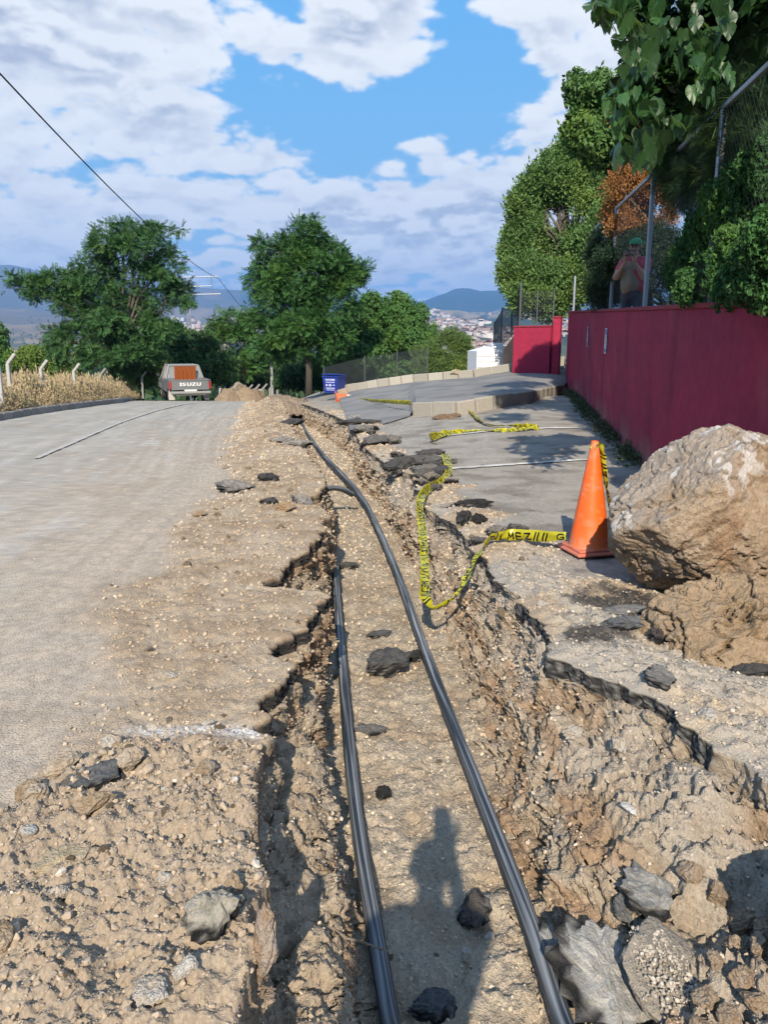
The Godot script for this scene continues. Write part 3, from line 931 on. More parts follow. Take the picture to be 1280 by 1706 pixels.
func kerbs_and_paving() -> void:
	rng.seed = 8
	# right kerb below the raised paving
	var kr := [Vector3(0.654, 0.067, -16.817), Vector3(1.492, 0.143, -15.982), Vector3(2.295, 0.230, -16.422), Vector3(3.240, 0.282, -17.413), Vector3(4.915, 0.210, -21.400)]
	kerb("car_park_kerb", "row of tall pale concrete kerb stones holding the raised paving", kr, 0.56, 0.29, 0.15, Color(0.46, 0.43, 0.37))
	var far := [Vector3(-1.658, -0.123, -27.500), Vector3(-0.204, 0.162, -26.500), Vector3(1.002, 0.348, -26.000), Vector3(2.909, 0.539, -25.200), Vector3(4.033, 0.737, -25.000), Vector3(5.789, 0.963, -25.000)]
	kerb("upper_kerb", "row of pale kerb stones along the far edge of the raised paving", far, 0.5, 0.24, 0.14, Color(0.52, 0.49, 0.42), 0.15)
	# raised paving of small grey blocks, and its lower apron beside the trench
	var near := [Vector3(-0.653, -0.012, -14.680), Vector3(0.000, 0.009, -15.590), Vector3(0.557, 0.070, -16.639), kr[0] + Vector3(0.05, 0.285, -0.02), kr[1] + Vector3(0, 0.285, -0.06), kr[2] + Vector3(0, 0.285, -0.06), kr[3] + Vector3(0, 0.285, -0.06), kr[4] + Vector3(0.1, 0.285, -0.06)]
	var back := [far[0], far[0].lerp(far[1], 0.8), far[1].lerp(far[2], 0.8), far[2], far[2].lerp(far[3], 0.6), far[3], far[4], far[5] + Vector3(0.3, 0, 0)]
	var P := PackedVector3Array()
	var C := PackedColorArray()
	var nc := 7 * 14 + 1
	var nrw := 60
	for j in nrw:
		for i in nc:
			var u := minf(i / 14.0, 6.999)
			var k := int(u)
			var a: Vector3 = near[k].lerp(near[k + 1], u - k)
			var b: Vector3 = back[k].lerp(back[k + 1], u - k)
			var t := float(j) / (nrw - 1)
			var p := a.lerp(b, t)
			p.y = maxf(p.y, ground(p.x, p.z) + 0.015) + 0.006 * fb.get_noise_2d(p.x * 2.0, p.z * 2.0)
			P.append(p)
			var v := fb.get_noise_2d(p.x * 0.7, p.z * 0.7)
			C.append(Color(0.38, 0.37, 0.355).lerp(Color(0.27, 0.265, 0.255), clampf(0.4 + v * 1.4, 0.0, 1.0)))
	structure(part("raised_pavement", grid(P, C, nc, nrw), M.paving), "grey block paving rising towards the red wall")
	strip_line("parking_line", [Vector3(0.461, 0.002, -9.725), Vector3(1.581, 0.025, -10.021), Vector3(2.859, 0.061, -10.313)], 0.10, M.paint)
	strip_line("parking_line", [Vector3(0.833, 0.043, -12.974), Vector3(1.866, 0.111, -13.271), Vector3(3.380, 0.158, -13.322)], 0.10, M.paint)
	strip_line("lane_line", [Vector3(-4.927, -0.001, -10.789), Vector3(-5.170, -0.014, -12.941), Vector3(-5.636, -0.064, -16.433), Vector3(-6.094, -0.170, -20.644), Vector3(-6.696, -0.456, -27.428)], 0.085, M.paint, 0.07)
	# left kerb and the grassy verge
	var kl := [Vector3(-8.45, -0.0, -9.0), Vector3(-8.5, 0.0, -12.0), Vector3(-8.600, -0.080, -17.254), Vector3(-8.708, -0.130, -19.310), Vector3(-8.842, -0.229, -22.336), Vector3(-9.353, -0.456, -27.428), Vector3(-11.3, -0.95, -35.0)]
	kerb("road_kerb", "row of weathered grey kerb stones along the left side of the road", kl, 0.55, 0.17, 0.16, Color(0.34, 0.325, 0.31))
	P.clear(); C.clear()
	for j in 40:
		var d := 6.0 + j * 1.1
		var kx := tab([6.0, -8.42, 12.0, -8.5, 17.25, -8.6, 19.3, -8.71, 22.3, -8.84, 28.5, -9.7, 36.0, -11.5, 52.0, -16.0], d) - 0.06
		for i in 14:
			var x := kx - i * 0.9
			P.append(Vector3(x, crest(d) + 0.10 + 0.03 * i + 0.06 * fb.get_noise_2d(x, d), -d))
			C.append(Color(0.30, 0.235, 0.14))
	# columns run to the right
	var P2 := PackedVector3Array()
	for j in 40:
		for i in 14: P2.append(P[j * 14 + 13 - i])
	structure(part("verge", grid(P2, C, 14, 40), M.dirt), "grassy earth verge beyond the left kerb")
	var blades := []
	var tints := []
	var st := SurfaceTool.new()
	st.begin(Mesh.PRIMITIVE_TRIANGLES)
	for k in 9:
		var a := rng.randf() * TAU
		var o := Vector3(rng.randf_range(-0.12, 0.12), 0, rng.randf_range(-0.12, 0.12))
		var lean := Vector3(cos(a), 0, sin(a)) * rng.randf_range(0.05, 0.3)
		var h := rng.randf_range(0.5, 1.0)
		var s := Vector3(-sin(a), 0, cos(a)) * 0.012
		var m := o + lean * 0.4 + Vector3.UP * h * 0.6
		var t := o + lean + Vector3.UP * h
		tri(st, o - s, m, o + s); tri(st, m - s, t + s * 0.5, m + s)
		tri(st, t - s * 2.2, t + Vector3.UP * 0.12, t + s * 2.2)
	st.generate_normals()
	var tuft := st.commit()
	for k in 7000:
		var d := rng.randf_range(9.0, 37.0)
		var kx := tab([6.0, -8.42, 12.0, -8.5, 17.25, -8.6, 19.3, -8.71, 22.3, -8.84, 28.5, -9.7, 36.0, -11.5], d) - 0.15
		var off := pow(rng.randf(), 1.3) * 5.0
		var x := kx - off
		var hgt := rng.randf_range(0.45, 0.85) * smoothstep(-0.1, 0.5, off) * (0.8 + 0.5 * fb.get_noise_2d(x * 0.6, d * 0.6))
		blades.append(Transform3D(Basis(Vector3.UP, rng.randf() * TAU).scaled(Vector3(1, hgt + 0.1, 1)), Vector3(x, crest(d) + 0.1 + 0.03 * off, -d)))
		tints.append(Color(0.33, 0.245, 0.14).lerp(Color(0.45, 0.36, 0.225), rng.randf()) if rng.randf() < 0.88 else Color(0.16, 0.17, 0.06))
	tag(scatter("dry_grass", tuft, M.straw, blades, tints), "tall dry straw-coloured grass on the left verge", "grass", "", "stuff")
	# bent-topped concrete posts in the grass
	var posts := [[Vector3(-9.631, 1.091, -20.000), 1.0], [Vector3(-8.883, 1.060, -18.000), -1.0], [Vector3(-9.680, 0.890, -22.000), 1.0], [Vector3(-9.951, 0.718, -25.000), 1.0], [Vector3(-10.551, 0.445, -29.000), 1.0], [Vector3(-11.192, 0.085, -36.000), 1.0]]
	var labels := ["white bent-topped concrete fence post nearest the left edge, leaning right", "white concrete fence post at the left edge with its top bent left", "white bent-topped concrete post in the dry grass, second from the left edge", "white bent-topped concrete post in the dry grass below the left tree", "short grey bent-topped post in the dry grass under the left tree trunk", "dim bent-topped post beside the dark bushes left of the truck"]
	for k in posts.size():
		var p: Vector3 = posts[k][0]
		var s: float = posts[k][1]
		var low := crest(-p.z) + 0.1
		st = tool_flat(Color(0.60, 0.59, 0.56) if k < 4 else Color(0.36, 0.36, 0.35))
		box(st, Transform3D(Basis(), Vector3(0, (p.y - low) * 0.5, 0)), Vector3(0.085, p.y - low, 0.085), 0.012)
		box(st, Transform3D(Basis(Vector3.BACK, -0.7 * s), Vector3(0.10 * s, p.y - low + 0.12, 0)), Vector3(0.075, 0.34, 0.075), 0.012)
		tag(part("fence_post", done(st), M.concrete, null, Vector3(p.x, low, p.z)), labels[k], "fence post", "concrete posts along the left verge")
	for k in 11:
		var u := k / 10.0
		var p := Vector3(lerpf(-9.6, -4.9, u), 0, lerpf(-44.0, -38.5, u))
		p.y = crest(-p.z) - 0.85
		st = tool_flat(Color(0.36, 0.36, 0.35))
		box(st, Transform3D(Basis(), Vector3(0, 0.75, 0)), Vector3(0.10, 1.5, 0.10), 0.01)
		box(st, Transform3D(Basis(Vector3.BACK, -0.75), Vector3(0.13, 1.62, 0)), Vector3(0.09, 0.42, 0.09), 0.01)
		tag(part("fence_post", done(st), M.concrete, null, p), "small white bent-topped post in the row behind the dirt heap", "fence post", "white posts behind the dirt heap")
	# low chain-link fence behind the upper kerb
	var lf := base("low_fence", Vector3.ZERO)
	tag(lf, "low dark chain-link fence along the back of the raised paving", "fence")
	st = tool_flat()
	var feet := [Vector3(-2.242, -0.217, -29.000), Vector3(-0.691, 0.166, -28.000), Vector3(0.474, 0.336, -28.000), Vector3(1.551, 0.464, -28.000)]
	for i in feet.size():
		part("post", post_mesh(1.0, 0.035), M.dark_metal, lf, feet[i])
		if i: wires(st, feet[i - 1], feet[i], 0.95, 0.09, 0.006)
	tag(part("wire_mesh", done(st), M.dark_metal, lf), "", "", "", "stuff")
	# dense dark fence that runs back along the brown wall
	var df := base("back_fence", Vector3.ZERO)
	tag(df, "dark metal fence running back downhill from the red end wall", "fence")
	st = tool_flat()
	var pf := [Vector3(4.12, 2.05, -24.0), Vector3(4.2, 1.8, -26.0), Vector3(4.25, 1.5, -28.5), Vector3(4.4, 1.1, -31.5)]
	for i in pf.size():
		part("post", post_mesh(1.35, 0.05), M.dark_metal, df, pf[i])
		if i: wires(st, pf[i - 1], pf[i], 1.3, 0.1, 0.004)
	tag(part("wire_mesh", done(st), M.dark_metal, df), "", "", "", "stuff")
	var ef := base("end_wall_fence", Vector3.ZERO)
	tag(ef, "grey wire fence on top of the sunlit red end wall", "fence")
	st = tool_flat()
	var pe := [Vector3(4.13, 2.1, -24.0), Vector3(4.55, 2.1, -23.55), Vector3(4.95, 2.1, -23.15)]
	for i in 3:
		part("post", post_mesh(1.05, 0.035), M.dark_metal, ef, pe[i])
		if i: wires(st, pe[i - 1], pe[i], 1.0, 0.1, 0.004)
	tag(part("wire_mesh", done(st), M.dark_metal, ef), "", "", "", "stuff")

# ---------------------------------------------------------------- boulder, stones, broken asphalt
func boulder() -> void:
	var nx := 360
	var ny := 220
	var P := PackedVector3Array()
	var C := PackedColorArray()
	var tilt := Vector3(-0.55, 0.75, 0.2).normalized()
	for j in ny + 1:
		var phi := PI * j / ny
		for i in nx + 1:
			var th := TAU * (i % nx) / nx
			var d := Vector3(sin(phi) * cos(th), -cos(phi), -sin(phi) * sin(th))
			var s := Vector3(signf(d.x) * pow(absf(d.x), 0.92), d.y, d.z)
			# flattened faces
			for c in [[Vector3(-0.70, 0.70, 0.12), 0.74], [Vector3(0.15, 0.45, 0.88), 0.78], [Vector3(-0.62, -0.62, 0.48), 0.72], [Vector3(0.1, 0.98, 0.1), 0.93], [Vector3(-0.35, -0.1, 0.93), 0.84], [Vector3(0.5, -0.2, 0.85), 0.8]]:
				var n: Vector3 = c[0].normalized()
				var over: float = s.dot(n) - c[1]
				if over > 0.0: s -= n * over * 0.85
			var p := s * Vector3(0.71 if d.x < 0.0 else 0.44, 0.64 if d.y > 0.0 else 0.56, 0.62)
			var r1 := fb.get_noise_3dv(p * 2.4 + Vector3(5, 0, 0))
			var lay := p.dot(tilt) * 9.0 + fb.get_noise_3dv(p * 1.6) * 3.0
			var bed := fb.get_noise_3d(lay, p.x * 1.2, p.z * 1.2)
			var small := fb.get_noise_3dv(p * 13.0)
			var pit := 0.45 - cell.get_noise_3dv(p * 13.0)
			var crack := smoothstep(0.045, 0.0, absf(fb.get_noise_3dv(p * 1.7 + Vector3(0, 9, 3))))
			# a deep cleft low on the near face
			var e := Vector2(p.x - 0.02, p.y + 0.02)
			var along := e.dot(Vector2(0.62, -0.78))
			var off := e.dot(Vector2(0.78, 0.62)) + 0.03 * sin(along * 14.0)
			var cleft := smoothstep(0.055, 0.0, absf(off)) * smoothstep(-0.05, 0.06, along) * smoothstep(0.36, 0.2, along) * smoothstep(0.1, 0.3, d.z)
			var step := smoothstep(-0.02, 0.02, off) * smoothstep(-0.05, 0.1, along) * smoothstep(0.1, 0.3, d.z) * 0.035
			var blk := block.get_noise_3dv(p * 5.0 + Vector3(small, r1, bed) * 0.5)
			p += d * (r1 * 0.05 + blk * 0.012 + bed * 0.02 + small * 0.009 + pit * 0.004 + fb.get_noise_3dv(p * 34.0) * 0.007 - crack * 0.022 - cleft * 0.11 + step)
			P.append(p)
			var c := Color(0.53, 0.41, 0.29).lerp(Color(0.42, 0.30, 0.195), clampf(0.5 + bed * 1.3, 0.0, 1.0))
			c = c.lerp(Color(0.60, 0.48, 0.355), smoothstep(0.0, 0.5, small + r1 * 0.7) * 0.6)
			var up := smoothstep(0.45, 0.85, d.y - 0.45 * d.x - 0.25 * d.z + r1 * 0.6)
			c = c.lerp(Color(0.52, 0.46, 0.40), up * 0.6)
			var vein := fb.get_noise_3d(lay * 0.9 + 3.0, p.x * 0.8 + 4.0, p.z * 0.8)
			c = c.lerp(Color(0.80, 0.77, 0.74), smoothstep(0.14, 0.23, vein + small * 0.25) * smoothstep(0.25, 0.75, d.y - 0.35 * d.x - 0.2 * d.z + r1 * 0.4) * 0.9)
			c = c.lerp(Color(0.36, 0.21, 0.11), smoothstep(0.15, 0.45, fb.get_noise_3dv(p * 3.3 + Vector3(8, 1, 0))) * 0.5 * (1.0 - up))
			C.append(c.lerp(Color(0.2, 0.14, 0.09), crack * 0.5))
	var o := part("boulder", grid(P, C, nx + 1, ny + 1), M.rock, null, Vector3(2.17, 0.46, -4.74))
	tag(o, "huge tan boulder with white streaks lying against the red wall", "boulder")
	# the clod of clay that leans on its foot
	P.clear(); C.clear()
	nx = 200
	ny = 120
	for j in ny + 1:
		var phi := PI * j / ny
		for i in nx + 1:
			var th := TAU * (i % nx) / nx
			var d := Vector3(sin(phi) * cos(th), -cos(phi), -sin(phi) * sin(th))
			var s := d
			for c in [[Vector3(-0.5, 0.8, 0.35), 0.72], [Vector3(0.5, 0.75, 0.4), 0.74], [Vector3(0, 0.3, 0.95), 0.8], [Vector3(-0.9, 0.3, 0.2), 0.8]]:
				var n: Vector3 = c[0].normalized()
				var over: float = s.dot(n) - c[1]
				if over > 0.0: s -= n * over * 0.9
			var p := s * Vector3(0.56, 0.31, 0.40)
			var r1 := fb.get_noise_3dv(p * 3.2 + Vector3(50, 0, 0))
			var crack := smoothstep(0.05, 0.0, absf(fb.get_noise_3dv(p * 2.6 + Vector3(0, 19, 3))))
			var blk := block.get_noise_3dv(p * 5.0 + Vector3(r1, crack, r1) * 0.4)
			var blk2 := block.get_noise_3dv(p * 13.0 + Vector3(r1, 0, r1) * 0.4)
			p += d * (r1 * 0.05 + blk * 0.022 + blk2 * 0.008 + fb.get_noise_3dv(p * 11.0) * 0.010 + fb.get_noise_3dv(p * 33.0) * 0.010 + (0.5 - absf(fb.get_noise_3dv(p * 2.2)) * 1.6) * 0.02 - crack * 0.06)
			P.append(p)
			C.append(Color(0.45, 0.325, 0.20).lerp(Color(0.50, 0.375, 0.25), clampf(0.5 + r1 * 1.5, 0.0, 1.0)).lerp(Color(0.22, 0.15, 0.09), crack * 0.6))
	o = part("clay_clod", grid(P, C, nx + 1, ny + 1), M.dirt, null, Vector3(1.97, 0.03, -3.95))
	tag(o, "big cracked lump of brown clay at the foot of the boulder", "clay lump")

func stone_paint(a: Color, b: Color, sd: float) :
	return func(p: Vector3, d: Vector3) -> Color:
		var n := fb.get_noise_3dv(p * 14.0 + Vector3(sd, sd, 0))
		return a.lerp(b, clampf(0.5 + n * 1.4, 0.0, 1.0))

func tar_paint(top: Color, sd: float) :
	return func(p: Vector3, d: Vector3) -> Color:
		var n := fb.get_noise_3dv(p * 17.0 + Vector3(sd, 0, sd))
		var c := Color(0.028, 0.028, 0.03).lerp(Color(0.30, 0.285, 0.26), smoothstep(0.05, 0.35, n + fine.get_noise_3dv(p * 90.0) * 0.5) * 0.8)
		return c.lerp(top.lerp(mul(top, 0.7), clampf(0.5 + n, 0.0, 1.0)), smoothstep(0.1, 0.5, d.y + n * 0.4))

func stone(p: Vector3, r: Vector3, turn: Vector3, a: Color, b: Color, label: String, group := "", called := "stone") -> MeshInstance3D:
	var sd := rng.randi() % 1000
	if -p.z < 15.0: p = settle(p, r.y * 0.65)
	var o := part(called, rock(sd, r, 30, 18, 14, 0.10, 2.4, 0.5, stone_paint(a, b, sd), true), M.rock, null, p)
	o.rotation = turn
	tag(o, label, "stone", group)
	return o

func chunk(p: Vector3, r: Vector3, turn: Vector3, top: Color, label: String, called := "asphalt_chunk", cuts := 12) -> MeshInstance3D:
	var sd := rng.randi() % 1000
	r *= 1.22
	p = settle(p, r.y * 0.4)
	var o := part(called, rock(sd, r, 34, 20, cuts, 0.15, 2.6, 0.5, tar_paint(top, sd), true), M.asphalt, null, p)
	o.rotation = turn
	tag(o, label, "asphalt chunk", "lumps of broken asphalt")
	return o

func stones() -> void:
	rng.seed = 21
	var tan1 := Color(0.52, 0.41, 0.29)
	var tan2 := Color(0.42, 0.31, 0.20)
	var pale := Color(0.60, 0.51, 0.40)
	var white := Color(0.66, 0.62, 0.56)
	var T := tan1
	# left foreground
	stone(Vector3(-1.219, 0.029, -2.643), Vector3(0.085, 0.04, 0.055), Vector3(0, 0.5, 0.15), pale, tan1, "flat tan stone left of the grey asphalt piece in the left foreground")
	stone(Vector3(-1.278, 0.029, -2.482), Vector3(0.055, 0.035, 0.05), Vector3(0, 1.5, 0), tan1, tan2, "rounded brown stone nearest the left edge beside the road dust")
	stone(Vector3(-0.955, 0.040, -2.583), Vector3(0.06, 0.045, 0.05), Vector3(0, 0.2, 0), pale, tan1, "round pinkish stone right of the grey asphalt piece")
	stone(Vector3(-1.174, 0.029, -2.366), Vector3(0.055, 0.04, 0.05), Vector3(0, 2.2, 0), pale, tan1, "pale lumpy stone below the grey asphalt piece")
	stone(Vector3(-1.077, 0.029, -2.767), Vector3(0.05, 0.032, 0.04), Vector3(0, 0.9, 0.2), white, tan1, "pale stone above the grey asphalt piece near the white spray mark")
	stone(Vector3(-0.974, 0.028, -2.317), Vector3(0.07, 0.035, 0.05), Vector3(0, 0.3, 0.1), tan1, tan2, "broad brown stone between the asphalt piece and the long flat stone")
	stone(Vector3(-1.002, 0.045, -2.070), Vector3(0.115, 0.026, 0.05), Vector3(0.35, 0.62, 0.2), Color(0.52, 0.43, 0.29), Color(0.62, 0.54, 0.40), "long flat yellowish stone slab lying tilted in the left foreground")
	stone(Vector3(-0.931, 0.030, -1.896), Vector3(0.034, 0.028, 0.03), Vector3(0, 0.2, 0), pale, white, "small round pale stone below the long flat stone")
	stone(Vector3(-0.659, 0.030, -2.564), Vector3(0.05, 0.035, 0.04), Vector3(0.2, 0.8, 0.3), Color(0.40, 0.36, 0.30), tan2, "grey angular stone below the white spray mark")
	stone(Vector3(-0.803, 0.024, -2.464), Vector3(0.033, 0.014, 0.016), Vector3(0, 0.1, 0.1), white, white, "small white flat stone in the middle of the left rubble")
	stone(Vector3(-0.626, 0.019, -1.965), Vector3(0.026, 0.022, 0.022), Vector3(0, 0.1, 0.1), pale, white, "small pale pebble in the centre of the left foreground")
	stone(Vector3(-1.146, 0.020, -2.179), Vector3(0.028, 0.02, 0.024), Vector3(0, 0.7, 0.1), Color(0.5, 0.5, 0.48), white, "small grey-white stone above the left end of the long flat stone")
	stone(Vector3(-0.560, 0.030, -1.550), Vector3(0.055, 0.03, 0.045), Vector3(0.1, 0.9, 0.1), white, pale, "white stone at the bottom edge left of the trench")
	stone(Vector3(-0.479, 0.028, -1.604), Vector3(0.035, 0.025, 0.03), Vector3(0.1, 0.2, 0.4), pale, white, "pale chip beside the white stone at the bottom edge")
	stone(Vector3(-0.999, 0.029, -1.728), Vector3(0.04, 0.035, 0.05), Vector3(0, 0.4, 0), tan1, tan2, "brown clod cut by the left edge in the foreground")
	stone(Vector3(-0.749, 0.014, -2.980), Vector3(0.03, 0.014, 0.02), Vector3(0, 0.4, 0), pale, white, "small stone behind the white spray mark")
	stone(Vector3(-0.877, 0.015, -4.831), Vector3(0.04, 0.018, 0.025), Vector3(0, 0.1, 0), white, pale, "small pale stone beside the notch in the left lip")
	stone(Vector3(-1.744, 0.029, -7.032), Vector3(0.07, 0.04, 0.05), Vector3(0, 0.3, 0), tan2, tan1, "brown stone at the border of the loose rubble and the road")
	stone(Vector3(-1.631, 0.019, -7.346), Vector3(0.06, 0.03, 0.05), Vector3(0, 1.3, 0), tan1, pale, "tan stone right of the brown one at the rubble border")
	stone(Vector3(-0.943, 0.019, -7.289), Vector3(0.11, 0.05, 0.08), Vector3(0, 0.3, 0), Color(0.44, 0.30, 0.17), tan1, "orange-brown clod near the left lip behind the black chips")
	stone(Vector3(-1.036, 0.010, -3.477), Vector3(0.04, 0.015, 0.03), Vector3(0, 0.5, 0), pale, white, "flat pale flake on the rubble in front of the road dust")
	stone(Vector3(-0.322, -0.029, -1.720), Vector3(0.035, 0.14, 0.055), Vector3(0.15, 0.5, -0.12), Color(0.44, 0.31, 0.20), Color(0.5, 0.42, 0.36), "upright brown stone slab standing in the left trench wall")
	stone(Vector3(-0.424, -0.004, -1.920), Vector3(0.035, 0.05, 0.035), Vector3(0.1, 0.2, 0.1), tan1, tan2, "brown stone on the left lip above the upright slab")
	# in the trench
	stone(Vector3(0.316, -0.565, -2.380), Vector3(0.032, 0.03, 0.03), Vector3(0, 0.3, 0), white, pale, "white stone on the trench floor beside the right cable")
	stone(Vector3(-0.117, -0.560, -2.720), Vector3(0.03, 0.045, 0.04), Vector3(0.2, 0.3, 0.1), Color(0.45, 0.43, 0.4), pale, "grey stone between the left cable and the trench wall")
	stone(Vector3(0.847, -0.028, -3.250), Vector3(0.055, 0.04, 0.04), Vector3(0, 0.2, 0), white, pale, "round pale stone set in the right trench wall")
	stone(Vector3(1.024, 0.041, -3.100), Vector3(0.05, 0.045, 0.04), Vector3(0, 1.2, 0), pale, white, "pale stone in the right wall beside the round one")
	stone(Vector3(0.974, -0.200, -2.720), Vector3(0.045, 0.016, 0.03), Vector3(0, -0.4, -0.35), Color(0.85, 0.83, 0.8), white, "bright white stone flake on the right trench slope")
	stone(Vector3(0.357, -0.347, -2.500), Vector3(0.022, 0.02, 0.02), Vector3(0, 0.4, 0), white, pale, "tiny white stone by the photographer's shadow and right cable")
	# right lip
	stone(Vector3(0.975, 0.018, -4.480), Vector3(0.06, 0.02, 0.04), Vector3(0.3, 0.5, 0.1), white, pale, "flat white stone on the right lip below the tape")
	stone(Vector3(1.406, 0.030, -3.039), Vector3(0.05, 0.03, 0.045), Vector3(0.1, 0.5, 0.1), pale, white, "pale stone on the edge of the car park asphalt at right")
	stone(Vector3(1.196, 0.019, -3.203), Vector3(0.05, 0.03, 0.04), Vector3(0.1, 1.5, 0.1), tan1, pale, "tan stone in front of the clay lump")
	# clods in the lower right corner
	var clods := [[1145, 1462, 2.42, 0.05], [1195, 1492, 2.36, 0.06], [1240, 1520, 2.3, 0.05], [1215, 1560, 2.2, 0.055], [1265, 1590, 2.12, 0.05], [1190, 1600, 2.1, 0.04], [1235, 1640, 2.02, 0.05], [1190, 1660, 1.98, 0.055], [1265, 1680, 1.93, 0.05], [1225, 1698, 1.9, 0.045], [1160, 1695, 1.9, 0.04], [1275, 1545, 2.24, 0.045], [1120, 1500, 2.3, 0.035]]
	for c in clods:
		var p: Vector3 = spot(c[0], c[1], c[2])
		stone(p, Vector3(c[3], c[3] * 0.75, c[3] * 0.85), Vector3(rng.randf(), rng.randf() * 6.0, rng.randf()), Color(0.40, 0.30, 0.21), Color(0.48, 0.38, 0.28), "loose brown clod in the heap at the lower right corner", "clods heaped at the lower right")
	# broken asphalt
	var dust := Color(0.40, 0.37, 0.33)
	var gr := Color(0.20, 0.20, 0.20)
	chunk(Vector3(-1.089, 0.034, -2.513), Vector3(0.10, 0.035, 0.07), Vector3(0, 0.4, 0.08), gr, "dark grey asphalt piece among the stones in the left foreground")
	chunk(Vector3(-0.449, 0.030, -1.772), Vector3(0.07, 0.05, 0.06), Vector3(0.1, 0.3, 0.2), Color(0.5, 0.46, 0.38), "black and white stone of tar and lime at the left lip")
	chunk(Vector3(-1.640, 0.050, -8.333), Vector3(0.20, 0.05, 0.15), Vector3(0.12, 0.3, -0.18), dust, "tilted grey asphalt slab with a black side on the left rubble")
	chunk(Vector3(-1.377, 0.034, -8.963), Vector3(0.14, 0.05, 0.08), Vector3(0, 0.1, 0), Color(0.09, 0.09, 0.09), "black asphalt block behind the tilted slab on the left rubble")
	chunk(Vector3(-1.154, 0.028, -7.618), Vector3(0.09, 0.035, 0.06), Vector3(0, 0.3, 0), Color(0.11, 0.11, 0.11), "small black asphalt block in front of the other on the left rubble")
	chunk(Vector3(-0.731, 0.018, -7.640), Vector3(0.12, 0.05, 0.10), Vector3(0.2, 0.3, -0.3), dust, "grey asphalt lump leaning over the left lip")
	chunk(Vector3(-1.368, 0.033, -12.029), Vector3(0.22, 0.06, 0.14), Vector3(0, 0.2, 0), dust, "grey slab at the left lip far down the trench")
	chunk(Vector3(-1.658, 0.019, -12.440), Vector3(0.2, 0.05, 0.14), Vector3(0.1, 0.7, 0), dust, "flat grey slab on the rubble left of the far lip")
	chunk(Vector3(-1.912, -0.003, -15.828), Vector3(0.24, 0.07, 0.15), Vector3(0.1, 0.2, 0.1), Color(0.1, 0.1, 0.1), "black lump on the left lip at the far bend")
	chunk(Vector3(0.049, -0.526, -4.900), Vector3(0.15, 0.075, 0.12), Vector3(0.1, 0.3, 0.1), Color(0.13, 0.13, 0.13), "big black tarry lump on the trench floor beside the right cable")
	chunk(Vector3(0.223, -0.525, -5.150), Vector3(0.06, 0.045, 0.05), Vector3(0, 0.4, 0), Color(0.06, 0.06, 0.06), "small black lump touching the big tarry lump")
	chunk(Vector3(-0.023, -0.518, -5.600), Vector3(0.09, 0.03, 0.045), Vector3(0, 0.3, 0), Color(0.15, 0.15, 0.15), "dark flat chip on the trench floor behind the big tarry lump")
	chunk(Vector3(-0.080, -0.560, -4.100), Vector3(0.10, 0.02, 0.05), Vector3(0, 0.1, 0), Color(0.22, 0.21, 0.20), "flat dark grey chip on the trench floor beside the left cable")
	chunk(Vector3(0.000, -0.557, -3.420), Vector3(0.035, 0.028, 0.045), Vector3(0, 0.2, 0), Color(0.05, 0.05, 0.05), "small black lump on the trench floor above the shadow")
	chunk(Vector3(0.167, -0.539, -2.200), Vector3(0.075, 0.04, 0.055), Vector3(0, 0.2, 0), Color(0.16, 0.17, 0.18), "black lump on the trench floor between the cables at the bottom edge")
	chunk(Vector3(0.292, -0.400, -2.620), Vector3(0.06, 0.025, 0.07), Vector3(0.3, -0.5, 0.2), Color(0.16, 0.14, 0.12), "dark crust piece inside the photographer's shadow")
	chunk(Vector3(-0.378, -0.521, -7.400), Vector3(0.12, 0.035, 0.05), Vector3(0, 0.2, 0), Color(0.13, 0.13, 0.12), "dark flat chip at the end of the left cable")
	chunk(Vector3(0.669, -0.319, -2.200), Vector3(0.175, 0.05, 0.17), Vector3(0.45, 0.5, -0.22), Color(0.60, 0.58, 0.53), "pale grey asphalt slab lying on the right slope beside the cable")
	chunk(Vector3(0.551, -0.346, -2.300), Vector3(0.075, 0.04, 0.11), Vector3(0.4, 0.3, -0.2), Color(0.52, 0.51, 0.48), "narrow grey asphalt slab between the right cable and the pale slab")
	chunk(Vector3(0.946, -0.285, -2.420), Vector3(0.11, 0.05, 0.10), Vector3(0.35, 0.8, -0.2), Color(0.44, 0.43, 0.40), "rounded grey asphalt slab above the pebbly lump on the right slope")
	chunk(Vector3(0.783, -0.298, -2.360), Vector3(0.05, 0.02, 0.05), Vector3(0.4, 0.2, -0.3), Color(0.26, 0.26, 0.25), "small dark grey slab above the pale one on the right slope")
	chunk(Vector3(0.901, 0.039, -7.537), Vector3(0.16, 0.055, 0.07), Vector3(0, -0.1, 0.05), Color(0.06, 0.06, 0.06), "black asphalt block standing on the car park edge")
	chunk(Vector3(0.728, -0.002, -6.722), Vector3(0.10, 0.10, 0.07), Vector3(0.3, 0.2, 0.3), Color(0.08, 0.08, 0.08), "dark asphalt lump with a curved hole at the right lip")
	chunk(Vector3(0.858, 0.029, -6.687), Vector3(0.07, 0.05, 0.06), Vector3(0.3, 1.2, 0.3), Color(0.05, 0.05, 0.05), "black lump beside the yellow tape at the right lip")
	chunk(Vector3(0.484, 0.055, -10.247), Vector3(0.42, 0.07, 0.16), Vector3(0.05, 0.12, 0.02), Color(0.17, 0.165, 0.16), "long black broken asphalt slab across the right lip")
	chunk(Vector3(0.156, 0.028, -9.898), Vector3(0.2, 0.09, 0.14), Vector3(0.2, 0.4, 0.2), Color(0.12, 0.12, 0.12), "black lump at the left end of the long asphalt slab")
	chunk(Vector3(0.097, 0.055, -12.391), Vector3(0.2, 0.08, 0.16), Vector3(0.1, 0.5, 0.1), Color(0.3, 0.28, 0.25), "grey broken lump on the right lip behind the long slab")
